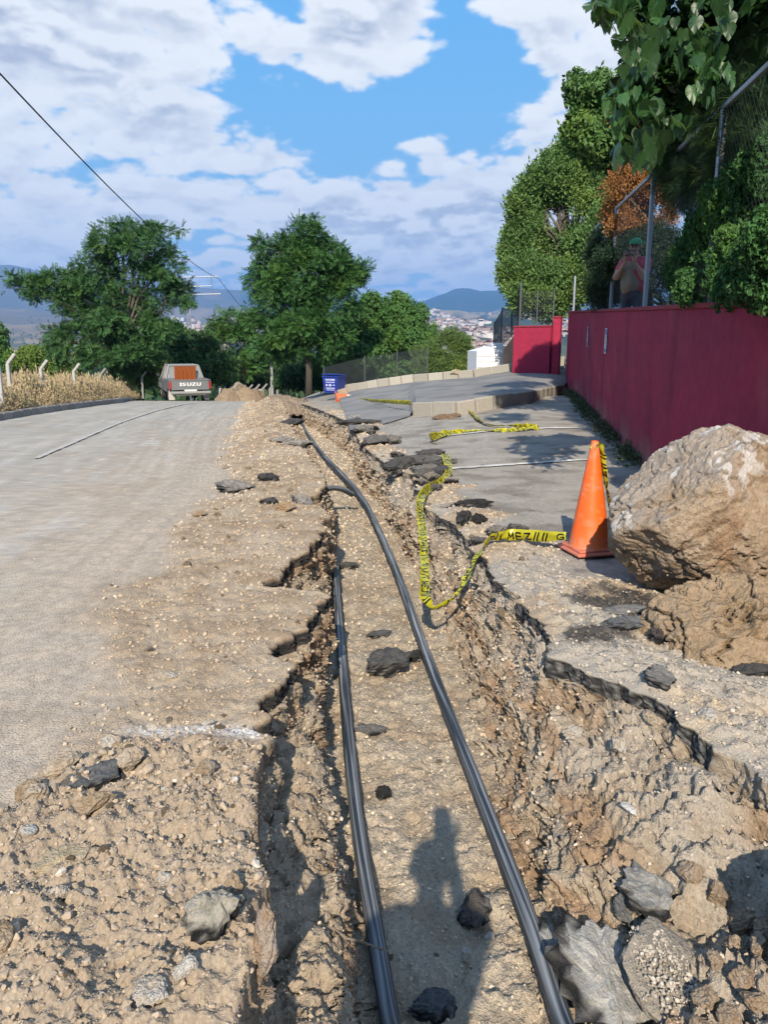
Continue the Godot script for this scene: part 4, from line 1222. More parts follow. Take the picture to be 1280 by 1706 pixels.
	chunk(Vector3(-0.144, 0.047, -12.219), Vector3(0.18, 0.08, 0.14), Vector3(0.2, 0.1, 0.1), Color(0.2, 0.19, 0.18), "dark broken lump at the very edge of the right lip")
	chunk(Vector3(0.696, 0.045, -11.069), Vector3(0.2, 0.05, 0.1), Vector3(0, 0.2, 0), Color(0.13, 0.12, 0.12), "low dark lump near the yellow tape on the car park")
	chunk(Vector3(0.530, 0.031, -9.317), Vector3(0.16, 0.06, 0.12), Vector3(0.2, 0.8, 0.1), Color(0.25, 0.24, 0.22), "grey lump in front of the long asphalt slab")
	chunk(Vector3(0.700, 0.031, -9.317), Vector3(0.12, 0.07, 0.1), Vector3(0.2, 0.2, 0.1), Color(0.12, 0.12, 0.13), "dark upright lump beside the loop of tape")
	chunk(Vector3(-0.490, 0.009, -15.710), Vector3(0.4, 0.06, 0.14), Vector3(0, 0.1, 0), Color(0.12, 0.12, 0.12), "dark crumbled asphalt edge in front of the paving")
	chunk(Vector3(-0.330, 0.032, -14.072), Vector3(0.2, 0.08, 0.14), Vector3(0, 0.5, 0.1), Color(0.3, 0.28, 0.26), "grey crumbled lump below the paving edge")
	chunk(Vector3(1.314, 0.029, -3.402), Vector3(0.09, 0.035, 0.09), Vector3(0.25, 0.6, -0.15), Color(0.32, 0.315, 0.30), "grey asphalt slab sinking at the right edge in front of the clay")
	chunk(Vector3(1.822, 0.028, -3.522), Vector3(0.10, 0.03, 0.04), Vector3(0, -0.1, 0.05), Color(0.1, 0.1, 0.1), "black asphalt bar at the right edge below the clay lump")
	chunk(Vector3(1.360, 0.029, -4.114), Vector3(0.11, 0.04, 0.07), Vector3(0.1, -0.4, 0.1), Color(0.2, 0.21, 0.22), "shiny dark tar lump left of the clay lump")
	chunk(Vector3(1.499, 0.040, -3.933), Vector3(0.05, 0.045, 0.05), Vector3(0.1, -0.4, 0.1), Color(0.12, 0.10, 0.10), "rounded dark stone at the left foot of the clay lump")
	chunk(Vector3(1.453, 0.030, -4.361), Vector3(0.12, 0.02, 0.07), Vector3(0.05, -0.2, 0.08), Color(0.36, 0.35, 0.33), "thin grey slab under the overhang of the boulder")
	for k in 26:
		var d := 6.0 + 11.0 * pow(rng.randf(), 1.2)
		var x := tab(LIP_R, d) + absf(rng.randfn()) * 0.28 - 0.05
		var r := rng.randf_range(0.05, 0.13)
		var tone := rng.randf()
		chunk(Vector3(x, ground(x, -d), -d), Vector3(r, r * 0.5, r * 0.8), Vector3(rng.randf_range(-0.3, 0.3), rng.randf() * 6.0, rng.randf_range(-0.3, 0.3)), Color(0.10, 0.10, 0.10).lerp(Color(0.44, 0.40, 0.35), tone), "crumbled grey-black asphalt piece along the right lip of the trench")
	# the lump of pebbly old concrete low on the right
	var o := part("pebble_concrete", rock(515, Vector3(0.16, 0.07, 0.20), 90, 60, 10, 0.05, 2.0, 0.6, func(p: Vector3, _d: Vector3) -> Color:
		var n := cell.get_noise_3dv(p * 60.0)
		return Color(0.42, 0.38, 0.32).lerp(Color(0.18, 0.16, 0.14), smoothstep(0.25, 0.6, n))), M.rock, null, settle(spot(1105, 1605, 2.12), 0.02))
	o.rotation = Vector3(0.5, 0.4, -0.2)
	tag(o, "rough grey lump of pebbly asphalt at the bottom right of the trench", "concrete lump")
	var places := []
	var tints := []
	for k in 900:
		var a := rng.randf() * TAU
		var h := sqrt(rng.randf())
		var d := Vector3(cos(a) * h, sqrt(1.0 - h * h) * 0.95, sin(a) * h)
		var r := 0.003 + 0.007 * pow(rng.randf(), 3.0)
		places.append(Transform3D(Basis.from_euler(Vector3(rng.randf() * 6.0, rng.randf() * 6.0, 0)).scaled(Vector3.ONE * r), d * Vector3(0.145, 0.062, 0.18)))
		tints.append(Color(0.30, 0.26, 0.21).lerp(Color(0.52, 0.47, 0.40), rng.randf()))
	scatter("pebbles", rock(301, Vector3(1, 0.75, 0.85), 8, 5, 8, 0.08, 1.5), M.gravel, places, tints, o)
	# pebbles big enough to tell apart
	var kinds := []
	for k in 8: kinds.append(rock(700 + k, Vector3(1.0, 0.5 + 0.03 * k, 0.75), 12, 7, 13, 0.10, 2.0, 0.45, stone_paint(pale if k % 4 == 0 else tan1, tan2, k * 5.0), true))
	var zones := {0: ["stone", "palm-sized tan stone lying in the loose rubble along the left lip", "stones strewn along the left lip"], 1: ["stone", "tan stone half sunk in the churned earth of the left foreground", "stones in the left foreground"], 3: ["stone", "small tan stone lying on the trench floor", "stones on the trench floor"], 4: ["stone", "tan stone sticking out of the trench wall", "stones in the trench walls"], 5: ["stone", "tan stone lying on the broken right lip", "stones on the right lip"]}
	var quota := {0: 60, 1: 80, 3: 36, 4: 40, 5: 34}
	var tries := 0
	while tries < 30000:
		tries += 1
		var s: Array = dirt_spots[rng.randi() % dirt_spots.size()]
		var z: int = s[3]
		if not quota.has(z) or quota[z] <= 0 or s[2] > 14.0 or s[2] < 1.4: continue
		quota[z] -= 1
		var r := clampf(s[2] * 0.0036 * (0.8 + 2.2 * pow(rng.randf(), 2.5)), 0.006, 0.05)
		var q := part("stone", kinds[rng.randi() % 8], M.rock, null, s[0] + s[1] * r * 0.1)
		q.rotation = Vector3(rng.randf() * 0.6, rng.randf() * TAU, rng.randf() * 0.6)
		q.scale = Vector3.ONE * r
		tag(q, zones[z][1], "stone", zones[z][2])

func spot(u: float, v: float, d: float) -> Vector3:   # the point that far ahead along the line of sight of a place in the photograph
	var w := pixel_way(u, v)
	return Vector3(0, 1.6, 0) + w * (d / -w.z)

# ---------------------------------------------------------------- cables
func cable(called: String, label: String, pts: Array, r: float) -> void:
	var cv := Curve3D.new()
	for i in pts.size():
		var a: Vector3 = pts[maxi(i - 1, 0)]
		var b: Vector3 = pts[mini(i + 1, pts.size() - 1)]
		var t: Vector3 = (b - a) * 0.16
		cv.add_point(pts[i], -t, t)
	var sides := 40
	var L := cv.get_baked_length()
	var n := int(L / 0.03)
	var P := PackedVector3Array()
	var C := PackedColorArray()
	for j in n + 1:
		var s := L * j / n
		var p := cv.sample_baked(s, true)
		var t := (cv.sample_baked(minf(s + 0.05, L), true) - cv.sample_baked(maxf(s - 0.05, 0.0), true)).normalized()
		var side := t.cross(Vector3.UP).normalized()
		var up := side.cross(t)
		for k in sides + 1:
			var a := TAU * k / sides
			var rr := r * (1.0 + 0.055 * absf(cos(a * 5.0 + s * 0.35)) - 0.03)
			if j == 0 or j == n: rr *= 0.9
			P.append(p + (side * cos(a) + up * sin(a)) * rr + Vector3.UP * 0.004 * fb.get_noise_1d(s * 2.0))
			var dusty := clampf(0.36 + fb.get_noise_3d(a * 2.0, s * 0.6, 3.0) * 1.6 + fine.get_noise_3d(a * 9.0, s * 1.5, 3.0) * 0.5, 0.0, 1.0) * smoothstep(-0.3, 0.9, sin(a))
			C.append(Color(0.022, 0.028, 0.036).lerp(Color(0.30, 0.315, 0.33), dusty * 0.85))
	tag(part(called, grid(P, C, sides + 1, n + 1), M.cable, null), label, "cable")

func cables() -> void:
	M.cable.vertex_color_use_as_albedo = true
	M.cable.albedo_color = Color.WHITE
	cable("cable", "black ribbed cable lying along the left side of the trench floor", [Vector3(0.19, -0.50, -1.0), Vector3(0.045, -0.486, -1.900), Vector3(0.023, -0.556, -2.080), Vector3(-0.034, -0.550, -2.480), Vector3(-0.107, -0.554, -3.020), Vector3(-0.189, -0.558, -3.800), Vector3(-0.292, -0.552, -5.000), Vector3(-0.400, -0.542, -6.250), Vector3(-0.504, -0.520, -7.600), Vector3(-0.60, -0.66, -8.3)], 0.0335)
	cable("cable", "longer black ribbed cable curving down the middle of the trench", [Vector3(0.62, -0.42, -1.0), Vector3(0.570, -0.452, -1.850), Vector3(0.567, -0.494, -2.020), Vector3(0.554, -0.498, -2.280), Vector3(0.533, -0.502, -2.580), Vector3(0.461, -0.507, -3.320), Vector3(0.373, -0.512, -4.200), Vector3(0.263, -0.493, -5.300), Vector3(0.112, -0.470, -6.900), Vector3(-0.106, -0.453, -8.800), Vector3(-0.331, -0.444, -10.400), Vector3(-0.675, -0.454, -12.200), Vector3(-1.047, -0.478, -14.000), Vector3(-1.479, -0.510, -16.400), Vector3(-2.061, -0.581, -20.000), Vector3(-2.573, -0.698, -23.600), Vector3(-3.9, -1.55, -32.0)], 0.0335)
	cable("cable", "short black hose bridging from the left lip to the long cable", [Vector3(-0.786, -0.252, -9.700), Vector3(-0.681, -0.222, -9.750), Vector3(-0.545, -0.247, -9.800), Vector3(-0.409, -0.338, -9.900)], 0.035)
	var st := tool_flat(Color(0.42, 0.33, 0.24))
	tube(st, PackedVector3Array([Vector3(-0.180, -0.339, -2.250), Vector3(-0.132, -0.370, -2.240), Vector3(-0.060, -0.359, -2.200), Vector3(-0.016, -0.368, -2.190), Vector3(0.016, -0.373, -2.180)]), [0.005, 0.005, 0.004, 0.004, 0.003], 6)
	tag(part("dry_root", done(st), M.rock), "thin dry root sticking out of the wall over the left cable", "root")

# ---------------------------------------------------------------- cones and tape
func traffic_cone(p: Vector3, h: float, w: float, label: String) -> Node3D:
	var o := base("traffic_cone", p)
	tag(o, label, "traffic cone")
	var st := tool_flat(Color(0.52, 0.16, 0.10))
	box(st, at(Vector3(0, 0.014, 0), 0.25), Vector3(w, 0.028, w), 0.01)
	box(st, at(Vector3(0, 0.035, 0), 0.25), Vector3(w * 0.86, 0.02, w * 0.86), 0.008)
	part("base_plate", done(st), M.plastic, o)
	st = SurfaceTool.new()
	st.begin(Mesh.PRIMITIVE_TRIANGLES)
	var prof := PackedVector2Array([Vector2(w * 0.44, 0.045)])
	for k in 46:
		var t := k / 45.0
		prof.append(Vector2(lerpf(w * 0.42, 0.028, t), lerpf(0.052, h - 0.01, t)))
	prof.append(Vector2(0.024, h)); prof.append(Vector2(0.016, h)); prof.append(Vector2(0.014, h - 0.05))
	for i in prof.size() - 1:
		for k in 28:
			var a := TAU * k / 28
			var b := TAU * (k + 1) / 28
			var v := [[a, prof[i]], [a, prof[i + 1]], [b, prof[i + 1]], [a, prof[i]], [b, prof[i + 1]], [b, prof[i]]]
			for e in v:
				var q := Vector3(cos(e[0]) * e[1].x, e[1].y, sin(e[0]) * e[1].x)
				var dirt := smoothstep(0.25, 0.0, e[1].y / h) * 0.35 + smoothstep(0.1, 0.5, fb.get_noise_3dv(q * 7.0)) * 0.3
				var scuff := smoothstep(0.28, 0.42, fb.get_noise_3d(q.x * 9.0, q.y * 55.0, q.z * 9.0)) * 0.45
				st.set_color(Color(0.80, 0.12, 0.012).lerp(Color(0.50, 0.24, 0.14), clampf(dirt * 1.2 + scuff, 0.0, 0.8)))
				st.add_vertex(q)
	st.generate_normals()
	part("cone_body", st.commit(), M.plastic, o)
	return o

const LETTERS := {
	"G": [[0.9, 0.15, 0.7, 0.0], [0.7, 0.0, 0.25, 0.0], [0.25, 0.0, 0.05, 0.25], [0.05, 0.25, 0.05, 0.75], [0.05, 0.75, 0.25, 1.0], [0.25, 1.0, 0.75, 1.0], [0.75, 1.0, 0.92, 0.85], [0.92, 0.85, 0.92, 0.55], [0.92, 0.55, 0.55, 0.55]],
	"İ": [[0.5, 0.0, 0.5, 1.0], [0.5, -0.26, 0.5, -0.22]], "R": [[0.1, 0.0, 0.1, 1.0], [0.1, 0.0, 0.7, 0.0], [0.7, 0.0, 0.9, 0.2], [0.9, 0.2, 0.7, 0.5], [0.7, 0.5, 0.1, 0.5], [0.5, 0.5, 0.92, 1.0]],
	"L": [[0.1, 0.0, 0.1, 1.0], [0.1, 1.0, 0.85, 1.0]], "M": [[0.05, 1.0, 0.05, 0.0], [0.05, 0.0, 0.5, 0.65], [0.5, 0.65, 0.95, 0.0], [0.95, 0.0, 0.95, 1.0]],
	"E": [[0.1, 0.0, 0.1, 1.0], [0.1, 0.0, 0.85, 0.0], [0.1, 0.5, 0.75, 0.5], [0.1, 1.0, 0.85, 1.0]], "Z": [[0.08, 0.0, 0.9, 0.0], [0.9, 0.0, 0.08, 1.0], [0.08, 1.0, 0.92, 1.0]], "/": [[0.0, 1.1, 0.45, -0.1], [0.5, 1.1, 0.95, -0.1]],
}

func tape_print() -> Image:
	var W := 640
	var H := 72
	var img := Image.create(W, H, false, Image.FORMAT_RGB8)
	img.fill(Color(0.66, 0.64, 0.14))
	var x := 10.0
	for ch in ["G", "İ", "R", "İ", "L", "M", "E", "Z", "/", "/"]:
		var w := 26.0 if ch == "İ" else 46.0
		for s in LETTERS[ch]:
			var a := Vector2(x + s[0] * w, 20.0 + s[1] * 42.0)
			var b := Vector2(x + s[2] * w, 20.0 + s[3] * 42.0)
			var lo := Vector2(minf(a.x, b.x), minf(a.y, b.y)) - Vector2(7, 7)
			var hi := Vector2(maxf(a.x, b.x), maxf(a.y, b.y)) + Vector2(7, 7)
			for py in range(maxi(0, int(lo.y)), mini(H, int(hi.y))):
				for px in range(maxi(0, int(lo.x)), mini(W, int(hi.x))):
					var q := Geometry2D.get_closest_point_to_segment(Vector2(px, py), a, b)
					if q.distance_to(Vector2(px, py)) < 5.4: img.set_pixel(px, py, Color(0.05, 0.05, 0.04))
		x += w + 17.0
	return img

# pts: [point, lean of the width out of the level, width factor]
func tape(label: String, pts: Array, width: float) -> void:
	pts.reverse()
	var cv := Curve3D.new()
	for i in pts.size():
		var t: Vector3 = (pts[mini(i + 1, pts.size() - 1)][0] - pts[maxi(i - 1, 0)][0]) * 0.16
		cv.add_point(pts[i][0], -t, t)
	var L := cv.get_baked_length()
	var offs := []
	for p in pts: offs.append(cv.get_closest_offset(p[0]))
	offs[0] = 0.0
	var n := int(L / 0.018) + 2
	var P := PackedVector3Array()
	var UV := PackedVector2Array()
	var k := 0
	for j in n + 1:
		var s := L * j / n
		while k < pts.size() - 2 and s > offs[k + 1]: k += 1
		var f := clampf((s - offs[k]) / maxf(offs[k + 1] - offs[k], 0.001), 0.0, 1.0)
		var lean := lerpf(pts[k][1], pts[k + 1][1], f) + fb.get_noise_1d(s * 3.0) * 0.9
		var wf := lerpf(pts[k][2], pts[k + 1][2], f)
		var p := cv.sample_baked(s, true)
		var t := (cv.sample_baked(minf(s + 0.03, L), true) - cv.sample_baked(maxf(s - 0.03, 0.0), true)).normalized()
		var side := t.cross(Vector3.UP)
		if side.length() < 0.1: side = t.cross(Vector3(0.2, 0.1, -1))
		side = side.normalized()
		var up := side.cross(t)
		var w := side * cos(lean) + up * sin(lean)
		var nrm := t.cross(w)
		for e in 5:
			var q := e / 2.0 - 1.0
			var fold := fine.get_noise_2d(s * 9.0, e * 1.7) * 0.016 + (1.0 - q * q) * 0.012
			P.append(p + w * q * width * 0.5 * wf + nrm * fold)
			UV.append(Vector2(s / (width * 640.0 / 72.0), 0.5 - q * 0.5))
	tag(part("warning_tape", grid(P, PackedColorArray(), 5, n + 1, UV), M.tape), label, "warning tape")

func cones_and_tape() -> void:
	M.plastic = plain(Color.WHITE, 0.45, 0.0, true)
	M.tape = plain(Color.WHITE, 0.3)
	M.tape.albedo_texture = ImageTexture.create_from_image(tape_print())
	M.tape.backlight_enabled = true
	M.tape.backlight = Color(0.4, 0.4, 0.2)
	var c := Vector3(1.598, -0.002, -5.793)
	c.y = ground(c.x, c.z) + 0.02
	traffic_cone(c, 0.86, 0.37, "upright orange traffic cone beside the boulder with tape tied to its tip")
	var top := c + Vector3(0.0, 0.82, 0)
	tape("yellow tape hanging from the tip of the upright cone behind the boulder", [[top + Vector3(-0.03, -0.02, 0.035), 0.8, 0.5], [top + Vector3(0.02, 0.035, 0.03), 0.4, 0.6], [top + Vector3(0.06, -0.07, 0.0), 0.0, 0.8], [top + Vector3(0.11, -0.3, -0.01), 0.0, 1.0], [top + Vector3(0.16, -0.52, 0.0), 0.0, 1.0], [top + Vector3(0.165, -0.72, 0.02), 0.3, 0.8]], 0.085)
	tape("long yellow warning tape sagging from the cone foot into the trench and back up", [[Vector3(1.399, 0.157, -5.720), 1.2, 0.7], [Vector3(1.248, 0.124, -5.850), 1.2, 1.1], [Vector3(1.014, 0.096, -6.000), 1.35, 1.1], [Vector3(0.855, 0.102, -5.900), 1.0, 1.0], [Vector3(0.737, 0.043, -5.700), 0.5, 0.9], [Vector3(0.594, -0.089, -5.400), 0.5, 0.9], [Vector3(0.521, -0.171, -5.300), 0.9, 0.6], [Vector3(0.431, -0.222, -5.250), 0.3, 0.9], [Vector3(0.354, -0.254, -5.250), 0.2, 1.2], [Vector3(0.300, -0.194, -5.300), 0.1, 1.0], [Vector3(0.325, -0.121, -5.900), 0.1, 0.8], [Vector3(0.343, 0.013, -6.800), 0.0, 0.9], [Vector3(0.354, 0.085, -7.400), 0.3, 1.0], [Vector3(0.457, 0.092, -8.000), 0.8, 1.1], [Vector3(0.655, 0.065, -8.700), 0.8, 0.8], [Vector3(0.785, 0.088, -9.200), 0.2, 1.1], [Vector3(0.834, 0.131, -10.400), 0.1, 1.3]], 0.085)
	tape("yellow warning tape lying folded on the car park between the painted lines", [[Vector3(0.834, 0.082, -12.095), 0.6, 1.2], [Vector3(0.747, 0.131, -12.237), 0.9, 1.4], [Vector3(1.069, 0.118, -13.030), 0.6, 1.3], [Vector3(1.562, 0.125, -13.335), 0.3, 0.6], [Vector3(2.145, 0.163, -13.080), 0.5, 1.1], [Vector3(2.663, 0.199, -13.229), 0.7, 1.2], [Vector3(2.315, 0.192, -13.494), 0.6, 1.0], [Vector3(1.938, 0.170, -13.803), 0.4, 0.8], [Vector3(1.807, 0.188, -14.501), 0.4, 1.0], [Vector3(1.815, 0.216, -16.000), 0.6, 1.4], [Vector3(1.717, 0.416, -16.300), 1.0, 1.6]], 0.095)
	tape("yellow tape stretched low from the kerb end to the fallen cone", [[Vector3(0.613, 0.311, -17.200), 1.3, 1.0], [Vector3(0.144, 0.235, -18.600), 1.2, 0.9], [Vector3(-0.325, 0.091, -21.000), 1.2, 0.7], [Vector3(-1.047, -0.092, -24.600), 1.2, 0.7]], 0.11)
	var f := traffic_cone(Vector3(-1.568, -0.139, -25.000), 0.75, 0.42, "fallen orange cone with white bands lying beside the blue bin")
	f.rotation = Vector3(0, 0.1, -PI / 2 + 0.06)
	var st := SurfaceTool.new()
	st.begin(Mesh.PRIMITIVE_TRIANGLES)
	for b in [[0.38, 0.52], [0.58, 0.68]]:
		var r0 := lerpf(0.42 * 0.42, 0.028, b[0] / 0.75) + 0.006
		var r1 := lerpf(0.42 * 0.42, 0.028, b[1] / 0.75) + 0.006
		lathe(st, Transform3D(), PackedVector2Array([Vector2(r0, b[0]), Vector2(r1, b[1])]), 20)
	st.generate_normals()
	part("white_band", st.commit(), plain(Color(0.72, 0.68, 0.62), 0.6), f)

# ---------------------------------------------------------------- trees
func leaf_quad(st: SurfaceTool, o: Vector3, dir: Vector3, side: Vector3, l: float, w: float, c: Color) -> void:
	st.set_color(c)
	var m := o + dir * l * 0.45
	var t := o + dir * l
	var nrm := side.cross(dir).normalized() * w * 0.18
	tri(st, o, m + side * w * 0.5 + nrm, t)
	tri(st, o, t, m - side * w * 0.5 + nrm)

func frond(n := 7, l := 0.26, leaf := 0.09, w := 0.042) -> ArrayMesh:   # a feathered leaf: leaflets in pairs along a stalk
	var st := tool_flat()
	for k in n:
		var t := (k + 1.0) / n
		var o := Vector3(0, -0.10 * t * t * l, -t * l)
		for s in [-1.0, 1.0]:
			var dir := Vector3(s, -0.25, -0.45).normalized()
			leaf_quad(st, o, dir, Vector3(0.4, 0.1, -s).normalized(), leaf * (1.1 - 0.5 * absf(t - 0.5)), w, Color.WHITE)
	leaf_quad(st, Vector3(0, -0.1 * l, -l), Vector3(0, -0.3, -1).normalized(), Vector3.RIGHT, leaf, w, Color.WHITE)
	return done(st)

func spray(sd: int, n: int, size: float, l: float, w: float) -> ArrayMesh:   # a twig end with leaves all round
	var g := RandomNumberGenerator.new()
	g.seed = sd
	var st := tool_flat()
	for k in n:
		var d := Vector3(g.randfn(), g.randfn(), g.randfn() - 0.4).normalized()
		var o := Vector3(g.randfn() * 0.35, g.randfn() * 0.35, -g.randf()) * size
		var s := d.cross(Vector3(g.randfn(), g.randfn(), g.randfn())).normalized()
		leaf_quad(st, o, d, s, l * g.randf_range(0.7, 1.2), w * g.randf_range(0.8, 1.2), mul(Color.WHITE, g.randf_range(0.8, 1.15)))
	return done(st)

func needles(sd: int, n: int, l: float) -> ArrayMesh:   # a pine shoot
	var g := RandomNumberGenerator.new()
	g.seed = sd
	var st := tool_flat()
	for k in n:
		var t := float(k) / n
		var a := g.randf() * TAU
		var d := Vector3(cos(a) * 0.75, sin(a) * 0.75, -0.8).normalized()
		leaf_quad(st, Vector3(0, 0, -t * l * 1.4), d, d.cross(Vector3(0.3, 1, 0.2)).normalized(), l * g.randf_range(0.7, 1.1), l * 0.055, Color.WHITE)
	return done(st)

func big_leaf() -> ArrayMesh:   # a heart-shaped leaf, slightly cupped, 16 triangles
	var st := SurfaceTool.new()
	st.begin(Mesh.PRIMITIVE_TRIANGLES)
	st.set_color(Color.WHITE)
	var rim := [Vector2(0.0, 0.0), Vector2(0.22, 0.12), Vector2(0.42, -0.02), Vector2(0.5, -0.25), Vector2(0.42, -0.55), Vector2(0.22, -0.85), Vector2(0.0, -1.15)]
	for s in [-1.0, 1.0]:
		for k in rim.size() - 1:
			var a := Vector3(rim[k].x * s, -0.22 * absf(rim[k].x) + 0.05 * sin(rim[k].y * 5.0), rim[k].y)
			var b := Vector3(rim[k + 1].x * s, -0.22 * absf(rim[k + 1].x) - 0.12 * rim[k + 1].y * rim[k + 1].y, rim[k + 1].y)
			var c := Vector3(0, 0.02, -0.4)
			if s > 0.0: tri(st, c, a, b)
			else: tri(st, c, b, a)
	st.generate_normals()
	return st.commit()

# lobes: [u, v, distance, half width, half height] give each leafy mass its place, as in the photograph, at its own distance
func tree(called: String, label: String, group: String, foot: Vector3, trunk_r: float, lobes: Array, n: int, leaf: Mesh, size: float, color: Color, gap := -0.12, outward := 0.6, bark := Color(0.125, 0.112, 0.092), cat := "tree", size_of_parts := 1.0) -> Node3D:
	var o := base(called, foot)
	tag(o, label, cat, group)
	var L := []
	var total := 0.0
	for l in lobes:
		var c := spot(l[0], l[1], l[2]) - foot
		var r := Vector3(l[3], l[4], (l[3] + l[4]) * 0.5) * float(l[2]) / 1281.0
		if size_of_parts > 0.0:   # smaller clumps break the outline
			for k in 7:
				var d := Vector3(rng.randfn(), rng.randfn() + 0.25, rng.randfn()).normalized()
				var f := rng.randf_range(0.26, 0.48)
				total += (r.x * r.y + r.y * r.z) * f * f * 1.3
				L.append([c + d * r * rng.randf_range(0.75, 1.08), r * f, total, true])
		var r0 := r * 0.93
		total += r0.x * r0.y + r0.y * r0.z
		L.append([c, r0, total, false])
	# trunk and limbs
	var st := SurfaceTool.new()
	st.begin(Mesh.PRIMITIVE_TRIANGLES)
	st.set_color(bark)
	var mid := Vector3.ZERO
	var top := -1e9
	for l in L:
		mid += l[0] / L.size()
		top = maxf(top, l[0].y)
	if trunk_r > 0.0:
		var fork := Vector3(mid.x * 0.35, mid.y * 0.45, mid.z * 0.35)
		tube(st, PackedVector3Array([Vector3.DOWN * 0.1, fork * 0.5 + Vector3(0.06, 0, 0.03), fork]), [trunk_r * 1.15, trunk_r, trunk_r * 0.85], 10)
		st.generate_normals()
		part("trunk", st.commit(), M.bark, o)
		st = SurfaceTool.new()
		st.begin(Mesh.PRIMITIVE_TRIANGLES)
		st.set_color(bark.lerp(Color(0.32, 0.29, 0.24), 0.4))
		for l in L:
			if l[3]: continue
			var c: Vector3 = l[0]
			var bend := fork.lerp(c, 0.5) + Vector3(rng.randfn() * 0.15, absf(c.y - fork.y) * 0.12, rng.randfn() * 0.15)
			tube(st, PackedVector3Array([fork, fork.lerp(bend, 0.55), bend, c]), [trunk_r * 0.62, trunk_r * 0.45, trunk_r * 0.32, trunk_r * 0.16], 6)
			for k in 6:
				var d := Vector3(rng.randfn(), rng.randfn() * 0.8 + 0.3, rng.randfn()).normalized()
				var e: Vector3 = c + d * l[1] * 0.85
				var s0 := bend.lerp(c, rng.randf_range(0.3, 1.0))
				tube(st, PackedVector3Array([s0, s0.lerp(e, 0.5) + Vector3(0, 0.1, 0), e]), [trunk_r * 0.14, trunk_r * 0.09, trunk_r * 0.03], 4)
		st.generate_normals()
		part("limbs", st.commit(), M.bark, o)
	var places := []
	var tints := []
	var tries := 0
	while places.size() < n and tries < n * 6:
		tries += 1
		var pick := rng.randf() * total
		var l: Array = L[0]
		for q in L:
			l = q
			if q[2] >= pick: break
		var d := Vector3(rng.randfn(), rng.randfn(), rng.randfn()).normalized()
		var h := pow(rng.randf(), 0.42)
		var p: Vector3 = l[0] + d * l[1] * h * (0.92 + 0.32 * fb.get_noise_3dv((l[0] + d * l[1]) * 0.9))
		var open := fb.get_noise_3dv((p + foot) * (0.55 / maxf(size, 0.4)))
		if open < gap: continue
		var dir := (d * outward + Vector3(rng.randfn() * 0.5, -0.12 + rng.randfn() * 0.4, rng.randfn() * 0.5)).normalized()
		var b := Basis.looking_at(dir, Vector3.UP if absf(dir.y) < 0.95 else Vector3.RIGHT).rotated(dir, rng.randf_range(-0.7, 0.7)).scaled(Vector3.ONE * size * rng.randf_range(0.7, 1.25))
		places.append(Transform3D(b, p))
		var young := smoothstep(0.05, 0.5, fb.get_noise_3dv((p + foot) * 0.8 + Vector3(9, 0, 0)))
		var c2 := mul(color, rng.randf_range(0.68, 1.3))
		tints.append(c2.lerp(Color(color.r * 1.9, color.g * 1.45, color.b * 0.9), young * 0.55))
	scatter("crown", leaf, M.leaf, places, tints, o)
	return o

